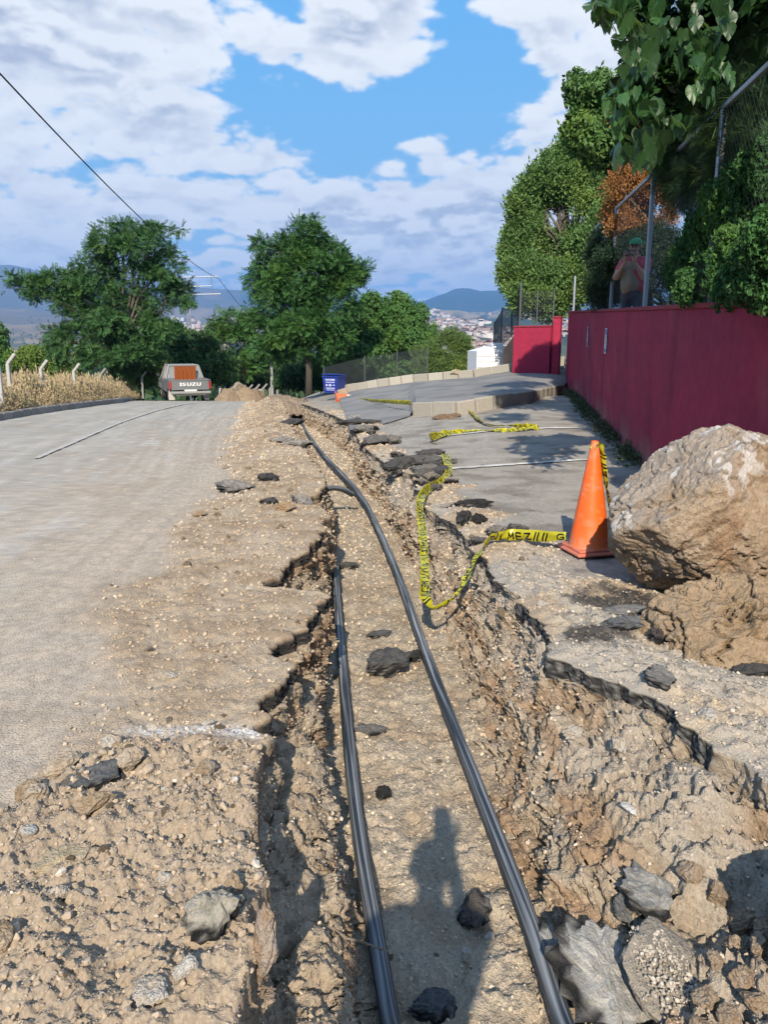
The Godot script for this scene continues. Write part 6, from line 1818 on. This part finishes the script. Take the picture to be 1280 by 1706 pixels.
func site_things() -> void:
	rng.seed = 55
	var hp := Vector3(-5.804, -0.591, -31.500)
	hp.y = ground(hp.x, hp.z) - 0.03
	heap("dirt_heap", "heap of tan excavated earth beside the truck at the end of the trench", hp, Vector3(1.15, 0.62, 0.9), 3.0, Color(0.42, 0.32, 0.22), Color(0.33, 0.25, 0.17))
	stone(hp + Vector3(-0.12, 0.55, 0.2), Vector3(0.24, 0.30, 0.2), Vector3(0.1, 0.4, 0.1), Color(0.36, 0.32, 0.25), Color(0.42, 0.36, 0.28), "big block of grey-brown stone on top of the dirt heap")
	var h2 := Vector3(-3.555, -0.320, -27.000)
	h2.y = ground(h2.x, h2.z) - 0.05
	heap("dirt_heap", "lower ridge of rubble between the dirt heap and the trench", h2, Vector3(1.0, 0.22, 1.6), 8.0, Color(0.44, 0.34, 0.25), Color(0.36, 0.28, 0.20))
	# blue bin
	var bp := Vector3(-1.733, -0.133, -27.000)
	var o := base("waste_bin", bp, -0.42)
	tag(o, "blue plastic waste bin with white print at the corner of the paving", "waste bin")
	var blue := plain(Color(0.012, 0.035, 0.22), 0.45)
	var st := tool_flat()
	var w0 := 0.25
	var w1 := 0.30
	for k in 4:
		var a := Basis(Vector3.UP, k * PI / 2)
		quad(st, a * Vector3(-w0, 0.06, w0), a * Vector3(-w1, 0.64, w1), a * Vector3(w1, 0.64, w1), a * Vector3(w0, 0.06, w0))
	quad(st, Vector3(-w0, 0.06, -w0), Vector3(-w0, 0.06, w0), Vector3(w0, 0.06, w0), Vector3(w0, 0.06, -w0))
	slab(st, Vector3(0, 0.62, 0), Vector3(0.64, 0.04, 0.64), 0.01)
	part("bin_body", done(st), blue, o)
	st = tool_flat()
	box(st, Transform3D(Basis(Vector3.RIGHT, -0.08), Vector3(0, 0.67, 0)), Vector3(0.63, 0.05, 0.65), 0.02)
	part("lid", done(st), blue, o)
	var img := Image.create(128, 128, false, Image.FORMAT_RGB8)
	img.fill(Color(0.09, 0.16, 0.52))
	for r in [[12, 10, 104, 16], [16, 36, 96, 10], [14, 58, 22, 18], [48, 56, 26, 22], [86, 62, 28, 10], [12, 90, 100, 9], [20, 106, 84, 9]]:
		for x in range(r[0], r[0] + r[2]):
			for y in range(r[1], r[1] + r[3]):
				if sin(x * 0.9 + r[1]) > -0.55: img.set_pixel(x, y, Color(0.80, 0.83, 0.88))
	var pm := plain(Color.WHITE, 0.5)
	pm.albedo_texture = ImageTexture.create_from_image(img)
	st = SurfaceTool.new()
	st.begin(Mesh.PRIMITIVE_TRIANGLES)
	for e in [[0, 0], [0, 1], [1, 1], [0, 0], [1, 1], [1, 0]]:
		st.set_uv(Vector2(e[0], 1.0 - e[1]))
		st.add_vertex(Vector3((e[0] - 0.5) * 0.46, 0.10 + e[1] * 0.48, 0.262 + e[1] * 0.04))
	st.generate_normals()
	part("print", st.commit(), pm, o)
	for s in [-1.0, 1.0]:
		st = tool_flat()
		lathe(st, Transform3D(Basis(Vector3.BACK, PI / 2), Vector3(0.22 * s, 0.08, -0.2)), PackedVector2Array([Vector2(0.0, -0.03), Vector2(0.08, -0.03), Vector2(0.08, 0.03), Vector2(0.0, 0.03)]), 14)
		part("wheel", done(st), M.rubber, o)
	stone(Vector3(-1.357, -0.022, -26.200), Vector3(0.26, 0.2, 0.2), Vector3(0, 0.4, 0.2), Color(0.55, 0.42, 0.32), Color(0.45, 0.34, 0.25), "pinkish rock beside the blue bin behind the fallen cone")
	stone(Vector3(2.323, 0.685, -25.400), Vector3(0.22, 0.13, 0.15), Vector3(0, 0.2, 0), Color(0.62, 0.54, 0.40), Color(0.55, 0.46, 0.33), "pale yellowish rock on the upper kerb by the feathery shrub")
	var hp3 := Vector3(5.104, 0.918, -25.300)
	heap("sand_heap", "pale sand heap at the foot of the sunlit red end wall", hp3 + Vector3(0, -0.05, -0.45), Vector3(0.75, 0.30, 0.4), 12.0, Color(0.60, 0.50, 0.38), Color(0.52, 0.42, 0.30))
	# white cabin
	var wc := base("white_cabin", Vector3(4.071, 0.681, -28.500) + Vector3(0, -0.4, 0), 0.15)
	tag(wc, "white sheet-metal cabin roof and side standing beyond the upper kerb", "cabin")
	st = tool_flat()
	var prof := [Vector2(-0.85, 0.0), Vector2(-0.85, 1.05), Vector2(-0.2, 1.22), Vector2(0.1, 1.25), Vector2(0.8, 1.1), Vector2(0.8, 0.0)]
	for k in range(1, prof.size() - 1):
		tri(st, Vector3(prof[0].x, prof[0].y, 0.5), Vector3(prof[k].x, prof[k].y, 0.5), Vector3(prof[k + 1].x, prof[k + 1].y, 0.5))
		tri(st, Vector3(prof[0].x, prof[0].y, -0.8), Vector3(prof[k + 1].x, prof[k + 1].y, -0.8), Vector3(prof[k].x, prof[k].y, -0.8))
	for k in prof.size() - 1:
		quad(st, Vector3(prof[k].x, prof[k].y, 0.5), Vector3(prof[k].x, prof[k].y, -0.8), Vector3(prof[k + 1].x, prof[k + 1].y, -0.8), Vector3(prof[k + 1].x, prof[k + 1].y, 0.5))
	part("cabin_shell", done(st), plain(Color(0.72, 0.73, 0.74), 0.5), wc)
	for k in 5:
		st = tool_flat()
		slab(st, Vector3(-0.32, 0.16 + k * 0.2, 0.52), Vector3(1.04, 0.165, 0.035), 0.01)
		part("panel", done(st), plain(Color(0.80, 0.82, 0.84), 0.5), wc)
	st = tool_flat()
	slab(st, Vector3(0.55, 0.5, 0.53), Vector3(0.46, 0.95, 0.05), 0.02)
	part("side_panel", done(st), plain(Color(0.42, 0.41, 0.41), 0.7), wc)
	st = tool_flat()
	slab(st, Vector3(-0.05, 1.28, 0.1), Vector3(0.42, 0.1, 0.4), 0.02)
	part("roof_vent", done(st), plain(Color(0.66, 0.68, 0.70), 0.5), wc)
	# power mast and wire
	var mp := Vector3(-13.529, -1.217, -55.000)
	mp.y = -6.0
	var m := base("power_mast", mp)
	tag(m, "thin lattice power mast with three cross-arms behind the trees", "power mast")
	var y0 := 0.0
	var topy: float = Vector3(-13.142, 6.026, -55.000).y + 6.0
	st = tool_flat()
	for s in [-1.0, 1.0]: tube(st, PackedVector3Array([Vector3(0.26 * s, 0, 0), Vector3(0.05 * s, topy, 0)]), [0.035], 5)
	for k in 14:
		var t := k / 14.0
		var q := (k + 1) / 14.0
		var s := 1.0 if k % 2 else -1.0
		tube(st, PackedVector3Array([Vector3(lerpf(0.26, 0.05, t) * s, topy * t, 0), Vector3(-lerpf(0.26, 0.05, q) * s, topy * q, 0)]), [0.02], 4)
	part("mast", done(st), M.metal, m)
	for e in [[0.0, 2.1], [0.62, 1.7], [1.15, 2.25]]:
		st = tool_flat()
		tube(st, PackedVector3Array([Vector3(-0.25, topy - e[0], 0), Vector3(e[1], topy - e[0] + 0.05, 0)]), [0.035], 5)
		part("cross_arm", done(st), M.metal, m)
	st = tool_flat()
	tube(st, PackedVector3Array([Vector3(1.66, topy + 0.1, 0), Vector3(1.66, topy - 1.2, 0)]), [0.03], 5)
	part("hanger", done(st), M.metal, m)
	st = tool_flat()
	var a := Vector3(-6.982, 6.633, -14.000)
	var b := Vector3(-11.374, 5.947, -55.000)
	var c := Vector3(-11.691, 0.727, -90.000)
	var pts := PackedVector3Array()
	for k in 41:
		var t := k / 40.0
		pts.append(a.lerp(b, t) + Vector3.DOWN * 4.0 * 0.55 * t * (1.0 - t))
	for k in 12:
		var t := (k + 1) / 12.0
		pts.append(b.lerp(c, t) + Vector3.DOWN * 4.0 * 0.3 * t * (1.0 - t))
	tube(st, pts, [0.018], 5)
	tag(part("power_line", done(st), M.rubber), "black overhead power line running down to the lattice mast", "power line")
	# red-roofed house behind the trees
	var hs := base("red_roofed_house", Vector3(-13.563, -1.557, -75.000) + Vector3(0, -2.6, 0), 0.4)
	tag(hs, "small white house with a red roof glimpsed between the trees", "house")
	st = tool_flat()
	slab(st, Vector3(0, 1.5, 0), Vector3(4.0, 3.0, 4.0), 0.01)
	part("wall", done(st), plain(Color(0.7, 0.67, 0.62), 0.9), hs)
	st = tool_flat()
	for s in [-1.0, 1.0]:
		quad(st, Vector3(-2.4, 2.9, 2.3 * s), Vector3(2.4, 2.9, 2.3 * s), Vector3(2.4, 4.0, 0), Vector3(-2.4, 4.0, 0))
		tri(st, Vector3(2.0 * s, 3.0, 2.0), Vector3(2.0 * s, 3.95, 0), Vector3(2.0 * s, 3.0, -2.0))
	part("roof", done(st), plain(Color(0.42, 0.12, 0.06), 0.8), hs)
	# grey pole among the trees
	st = tool_flat(Color(0.42, 0.43, 0.42))
	var pp := Vector3(-6.777, -0.807, -47.000)
	pp.y = crest(47) - 0.2
	tube(st, PackedVector3Array([Vector3.ZERO, Vector3(0, Vector3(-6.684, 2.159, -47.000).y - pp.y, 0)]), [0.11, 0.07], 8)
	tag(part("grey_pole", done(st), M.concrete, null, pp), "slim grey pole standing between the slim tree and the tall tree", "pole")
	# weeds along the foot of the wall
	var weed := spray(81, 12, 0.10, 0.06, 0.02)
	var places := []
	var tints := []
	for k in 900:
		var d := rng.randf_range(9.5, 21.0)
		var x := wall_x(d) - 0.02 - absf(rng.randfn()) * 0.12
		if fb.get_noise_1d(d * 1.2) < -0.15: continue
		places.append(Transform3D(Basis.from_euler(Vector3(PI / 2 + rng.randfn() * 0.3, rng.randf() * TAU, 0)).scaled(Vector3.ONE * rng.randf_range(0.5, 1.2)), Vector3(x, ground(x, -d) + 0.03, -d)))
		tints.append(mul(Color(0.07, 0.085, 0.035), rng.randf_range(0.6, 1.4)))
	tag(scatter("weeds", weed, M.leaf, places, tints), "low weeds growing along the foot of the red wall", "weeds", "", "stuff")
	# litter on the car park
	for q in [[742, 692, 0.30], [756, 690, 0.22]]:
		var w := spot(q[0], q[1], 15.6)
		w.y = ground(w.x, w.z) + 0.03
		stone(w, Vector3(q[2], 0.07, 0.12), Vector3(0, 0.2, 0), Color(0.33, 0.24, 0.17), Color(0.28, 0.2, 0.14), "small mound of brown earth against the car park kerb" if q[0] == 742 else "right-hand lump of brown earth against the car park kerb")

# ---------------------------------------------------------------- people
# bones: [from, to, radius, radius, colour]; one smooth skin over all of them, by surface nets
func body(bones: Array, h: float, k: float) -> ArrayMesh:
	var lo := Vector3.ONE * 1e9
	var hi := -lo
	for b in bones:
		var r := maxf(b[2], b[3]) + k + h * 2.0
		for e in 2:
			lo = lo.min(b[e] - Vector3.ONE * r)
			hi = hi.max(b[e] + Vector3.ONE * r)
	var nx := int((hi.x - lo.x) / h) + 2
	var ny := int((hi.y - lo.y) / h) + 2
	var nz := int((hi.z - lo.z) / h) + 2
	var F := PackedFloat32Array()
	var D := PackedFloat32Array()
	var W := PackedByteArray()
	F.resize(nx * ny * nz); F.fill(1.0)
	D.resize(nx * ny * nz); D.fill(1e3)
	W.resize(nx * ny * nz)
	for bi in bones.size():
		var b: Array = bones[bi]
		var pa: Vector3 = b[0]
		var ba: Vector3 = b[1] - b[0]
		var len2 := maxf(ba.length_squared(), 1e-9)
		var ra: float = b[2]
		var rb: float = b[3]
		var r := maxf(ra, rb) + k + h * 1.5
		var c0 := ((pa.min(b[1]) - Vector3.ONE * r - lo) / h).floor()
		var c1 := ((pa.max(b[1]) + Vector3.ONE * r - lo) / h).ceil()
		for z in range(maxi(0, int(c0.z)), mini(nz, int(c1.z) + 1)):
			for y in range(maxi(0, int(c0.y)), mini(ny, int(c1.y) + 1)):
				var at0 := (z * ny + y) * nx
				for x in range(maxi(0, int(c0.x)), mini(nx, int(c1.x) + 1)):
					var p := lo + Vector3(x, y, z) * h - pa
					var t := clampf(p.dot(ba) / len2, 0.0, 1.0)
					var d := (p - ba * t).length() - lerpf(ra, rb, t)
					var f := F[at0 + x]
					var m := maxf(k - absf(f - d), 0.0) / k
					F[at0 + x] = minf(f, d) - m * m * k * 0.25
					if d < D[at0 + x]:
						D[at0 + x] = d
						W[at0 + x] = bi
	var st := SurfaceTool.new()
	st.begin(Mesh.PRIMITIVE_TRIANGLES)
	var index := {}
	var step := [0, 1, nx, nx + 1, nx * ny, nx * ny + 1, nx * ny + nx, nx * ny + nx + 1]
	var pairs := [[0, 1], [2, 3], [4, 5], [6, 7], [0, 2], [1, 3], [4, 6], [5, 7], [0, 4], [1, 5], [2, 6], [3, 7]]
	var count := 0
	for z in nz - 1:
		for y in ny - 1:
			for x in nx - 1:
				var i0 := (z * ny + y) * nx + x
				if absf(F[i0]) > h * 2.0: continue
				var mask := 0
				for c in 8:
					if F[i0 + step[c]] < 0.0: mask |= 1 << c
				if mask == 0 or mask == 255: continue
				var sum := Vector3.ZERO
				var n := 0
				for e in pairs:
					var a: float = F[i0 + step[e[0]]]
					var b: float = F[i0 + step[e[1]]]
					if (a < 0.0) == (b < 0.0): continue
					var t := a / (a - b)
					var pa := Vector3(e[0] & 1, (e[0] >> 1) & 1, (e[0] >> 2) & 1)
					var pb := Vector3(e[1] & 1, (e[1] >> 1) & 1, (e[1] >> 2) & 1)
					sum += pa.lerp(pb, t)
					n += 1
				st.set_color(bones[W[i0]][4])
				st.add_vertex(lo + (Vector3(x, y, z) + sum / n) * h)
				index[i0] = count
				count += 1
	for i0 in index:
		for ax in 3:
			var s: int = [1, nx, nx * ny][ax]
			var u: int = [nx, nx * ny, 1][ax]
			var v: int = [nx * ny, 1, nx][ax]
			var inside := F[i0] < 0.0
			if inside == (F[i0 + s] < 0.0): continue
			if not (index.has(i0 - u) and index.has(i0 - v) and index.has(i0 - u - v)): continue
			var q := [index[i0], index[i0 - u], index[i0 - u - v], index[i0 - v]]
			if not inside: q.reverse()
			for t in [0, 2, 1, 0, 3, 2]: st.add_index(q[t])
	st.generate_normals()
	return st.commit()

func hand(wrist: Vector3, fwd: Vector3, palm: Vector3, right: float, curl: float, c: Color) -> Array:
	# palm, four fingers that close towards the palm side, and a thumb
	var side := fwd.cross(palm).normalized() * right
	var out := [[wrist, wrist + fwd * 0.075, 0.024, 0.028, c], [wrist + side * 0.018, wrist + fwd * 0.08 + side * 0.026, 0.018, 0.016, c], [wrist - side * 0.018, wrist + fwd * 0.08 - side * 0.026, 0.018, 0.016, c]]
	var ls := [0.036, 0.042, 0.04, 0.03]
	for k in 4:
		var p := wrist + fwd * 0.085 + side * (0.030 - 0.020 * k)
		var d := fwd
		for j in 3:
			d = (d + palm * curl).normalized()
			var q: Vector3 = p + d * ls[k] * (1.0 - 0.2 * j)
			out.append([p, q, 0.0095 - 0.001 * j, 0.009 - 0.001 * j, c])
			p = q
	var t := wrist + fwd * 0.02 + side * 0.028
	var t1 := t + (fwd * 0.5 + side * 0.8 + palm * 0.3).normalized() * 0.045
	out.append([t, t1, 0.013, 0.011, c])
	out.append([t1, t1 + (fwd * 0.8 + palm * 0.5).normalized() * 0.035, 0.011, 0.009, c])
	return out

func head(c: Vector3, fwd: Vector3, skin: Color, hair: Color) -> Array:
	var side := fwd.cross(Vector3.UP).normalized()
	var up := Vector3.UP
	var dark := Color(0.05, 0.035, 0.03)
	var out := [[c + up * 0.045 - fwd * 0.015, c + up * 0.03 - fwd * 0.03, 0.088, 0.085, skin], [c - up * 0.03 + fwd * 0.02, c - up * 0.075 + fwd * 0.045, 0.066, 0.042, skin],
		[c - up * 0.005 + fwd * 0.085, c - up * 0.03 + fwd * 0.108, 0.011, 0.016, skin], [c - up * 0.062 + fwd * 0.088 - side * 0.02, c - up * 0.062 + fwd * 0.088 + side * 0.02, 0.008, 0.008, skin.lerp(Color(0.35, 0.08, 0.07), 0.6)],
		[c - up * 0.046 + fwd * 0.088 - side * 0.026, c - up * 0.046 + fwd * 0.088 + side * 0.026, 0.008, 0.008, hair], [c + up * 0.02 - fwd * 0.06, c - up * 0.03 - fwd * 0.055, 0.075, 0.06, hair]]
	for s in [-1.0, 1.0]:
		out.append([c + side * s * 0.084 + up * 0.01, c + side * s * 0.086 - up * 0.025, 0.014, 0.01, skin])
		out.append([c + side * s * 0.033 + up * 0.006 + fwd * 0.079, c + side * s * 0.034 + up * 0.006 + fwd * 0.080, 0.0095, 0.0095, dark])
		out.append([c + side * s * 0.018 + up * 0.026 + fwd * 0.083, c + side * s * 0.05 + up * 0.027 + fwd * 0.074, 0.008, 0.006, hair])
	return out

func joined(meshes: Array) -> ArrayMesh:
	var st := SurfaceTool.new()
	st.begin(Mesh.PRIMITIVE_TRIANGLES)
	for m in meshes: st.append_from(m, 0, Transform3D())
	return st.commit()

func person_on_wall() -> void:
	var skin := Color(0.34, 0.19, 0.13)
	var red := Color(0.32, 0.016, 0.045)
	var bright := Color(0.42, 0.024, 0.04)
	var khaki := Color(0.17, 0.13, 0.085)
	var navy := Color(0.022, 0.025, 0.04)
	var hair := Color(0.03, 0.025, 0.02)
	var foot := Vector3(3.97, 1.46, -12.7)
	var o := base("person", foot, -0.55)
	tag(o, "man in a green cap and red shirt photographing from behind the fence", "person")
	# faces +z; his right side is -x
	var J := {"sl": Vector3(0.185, 1.40, -0.01), "sr": Vector3(-0.185, 1.40, -0.01), "el": Vector3(0.20, 1.14, 0.14), "er": Vector3(-0.24, 1.17, 0.16), "wl": Vector3(0.06, 1.36, 0.27), "wr": Vector3(-0.09, 1.36, 0.28)}
	var bones := [
		[Vector3(0, 0.98, 0), Vector3(0, 0.92, 0), 0.15, 0.15, navy], [Vector3(0, 1.08, 0.03), Vector3(0, 1.20, 0.03), 0.165, 0.16, red], [Vector3(-0.07, 1.30, 0), Vector3(0.07, 1.30, 0), 0.14, 0.14, red], [Vector3(-0.13, 1.40, -0.01), Vector3(0.13, 1.40, -0.01), 0.075, 0.075, red],
		[Vector3(0.0, 1.06, 0.075), Vector3(-0.02, 1.27, 0.065), 0.135, 0.12, khaki], [Vector3(-0.06, 1.02, 0.07), Vector3(-0.09, 1.30, 0.06), 0.12, 0.10, khaki],
		[Vector3(0.135, 1.02, 0.075), Vector3(0.12, 1.32, 0.06), 0.075, 0.07, red],
		[Vector3(0, 1.42, 0), Vector3(0, 1.52, 0.015), 0.058, 0.055, skin],
		[J.sl, J.sl.lerp(J.el, 0.55), 0.066, 0.062, bright], [J.sr, J.sr.lerp(J.er, 0.55), 0.066, 0.062, bright], [J.sl.lerp(J.el, 0.5), J.el, 0.05, 0.043, skin], [J.sr.lerp(J.er, 0.5), J.er, 0.05, 0.043, skin],
		[J.el, J.wl, 0.043, 0.028, skin], [J.er, J.wr, 0.043, 0.028, skin],
	]
	for s in [-1.0, 1.0]:
		bones.append([Vector3(0.09 * s, 0.90, 0), Vector3(0.11 * s, 0.50, 0.02), 0.098, 0.065, navy])
		bones.append([Vector3(0.11 * s, 0.50, 0.02), Vector3(0.12 * s, 0.09, -0.02), 0.066, 0.048, navy])
		bones.append([Vector3(0.12 * s, 0.05, -0.04), Vector3(0.135 * s, 0.035, 0.13), 0.05, 0.036, Color(0.03, 0.03, 0.03)])
	var hc := Vector3(0, 1.61, 0.03)
	var hl := hand(J.wl, Vector3(-0.12, 0.93, 0.2).normalized(), Vector3(-0.5, 0.1, 0.85).normalized(), 1.0, 0.42, skin)
	var hr := hand(J.wr, Vector3(0.12, 0.93, 0.2).normalized(), Vector3(0.5, 0.1, 0.85).normalized(), -1.0, 0.42, skin)
	part("body", joined([body(bones, 0.013, 0.05), body(head(hc, Vector3(0, -0.05, 1).normalized(), skin, hair), 0.006, 0.018), body(hl, 0.0045, 0.008), body(hr, 0.0045, 0.008)]), M.skin, o)
	var st := SurfaceTool.new()
	st.begin(Mesh.PRIMITIVE_TRIANGLES)
	var prof := PackedVector2Array()
	for k in 8:
		var a := k / 7.0 * PI / 2
		prof.append(Vector2(cos(a) * 0.105, sin(a) * 0.10))
	lathe(st, Transform3D(Basis(), hc + Vector3(0, 0.05, -0.015)), prof, 20)
	for k in 10:
		var a0 := PI * (0.12 + 0.76 * k / 10.0)
		var a1 := PI * (0.12 + 0.76 * (k + 1) / 10.0)
		var c := hc + Vector3(0, 0.052, -0.015)
		for h in [0.0, -0.008]:
			quad(st, c + Vector3(cos(a0) * 0.10, h, sin(a0) * 0.10), c + Vector3(cos(a0) * 0.12, h - 0.012, sin(a0) * 0.185), c + Vector3(cos(a1) * 0.12, h - 0.012, sin(a1) * 0.185), c + Vector3(cos(a1) * 0.10, h, sin(a1) * 0.10))
	st.generate_normals()
	part("cap", st.commit(), plain(Color(0.01, 0.24, 0.09), 0.7), o)
	st = tool_flat()
	box(st, Transform3D(Basis(Vector3.RIGHT, -0.15), Vector3(-0.015, 1.50, 0.32)), Vector3(0.15, 0.075, 0.009), 0.003)
	var ph := part("phone", done(st), plain(Color(0.02, 0.02, 0.022), 0.3), null, foot)
	ph.rotation.y = -0.55
	tag(ph, "dark phone held up in both hands by the man on the wall", "phone")

func photographer() -> void:
	# the one who takes the picture stands at the head of the trench; his shadow falls into it
	var skin := Color(0.36, 0.22, 0.16)
	var shirt := Color(0.16, 0.19, 0.24)
	var navy := Color(0.03, 0.035, 0.05)
	var hair := Color(0.03, 0.025, 0.02)
	var foot := Vector3(-0.08, ground_level_here(), 0.50)
	var o := base("person", foot, PI)
	tag(o, "person standing at the head of the trench holding up a phone, seen by shadow", "person")
	# faces -z after the turn; local +z is ahead
	var up := 1.72
	var wr := Vector3(-0.115, 1.45, 0.455)
	var er := Vector3(-0.17, 1.20, 0.26)
	var wl := Vector3(0.12, 1.20, 0.30)
	var el := Vector3(0.21, 1.10, 0.08)
	var bones := [
		[Vector3(0, 0.98, 0), Vector3(0, 0.92, 0), 0.15, 0.15, navy], [Vector3(0, 1.06, 0.01), Vector3(0, 1.22, 0.01), 0.15, 0.15, shirt], [Vector3(-0.07, 1.32, 0), Vector3(0.07, 1.32, 0), 0.135, 0.135, shirt], [Vector3(-0.14, 1.42, 0), Vector3(0.14, 1.42, 0), 0.07, 0.07, shirt],
		[Vector3(0, 1.44, 0), Vector3(0, 1.54, 0.015), 0.056, 0.054, skin],
		[Vector3(0.19, 1.41, 0), el, 0.062, 0.046, shirt], [Vector3(-0.19, 1.41, 0), er, 0.062, 0.046, shirt], [el, wl, 0.042, 0.028, skin], [er, wr, 0.042, 0.028, skin],
	]
	for s in [-1.0, 1.0]:
		bones.append([Vector3(0.09 * s, 0.90, 0), Vector3(0.13 * s, 0.50, 0.02), 0.095, 0.064, navy])
		bones.append([Vector3(0.13 * s, 0.50, 0.02), Vector3(0.15 * s, 0.09, -0.02), 0.065, 0.047, navy])
		bones.append([Vector3(0.15 * s, 0.05, -0.04), Vector3(0.165 * s, 0.035, 0.13), 0.05, 0.036, Color(0.03, 0.03, 0.03)])
	var hr := hand(wr, Vector3(0.15, 0.9, 0.1).normalized(), Vector3(0.3, 0.1, 0.9).normalized(), -1.0, 0.45, skin)
	var hl := hand(wl, Vector3(-0.4, 0.3, 0.8).normalized(), Vector3(0, -1, 0.2).normalized(), 1.0, 0.4, skin)
	part("body", joined([body(bones, 0.014, 0.05), body(head(Vector3(0, 1.63, 0.03), Vector3(0, -0.1, 1).normalized(), skin, hair), 0.007, 0.018), body(hr, 0.005, 0.008), body(hl, 0.005, 0.008)]), M.skin, o)

	var st := tool_flat()
	box(st, Transform3D(), Vector3(0.076, 0.165, 0.009), 0.003)
	tag(part("phone", done(st), plain(Color(0.02, 0.02, 0.022), 0.3), null, Vector3(0.0, 1.535, 0.013)), "phone held upright by the person who takes the picture", "phone")

func ground_level_here() -> float:
	return 0.0
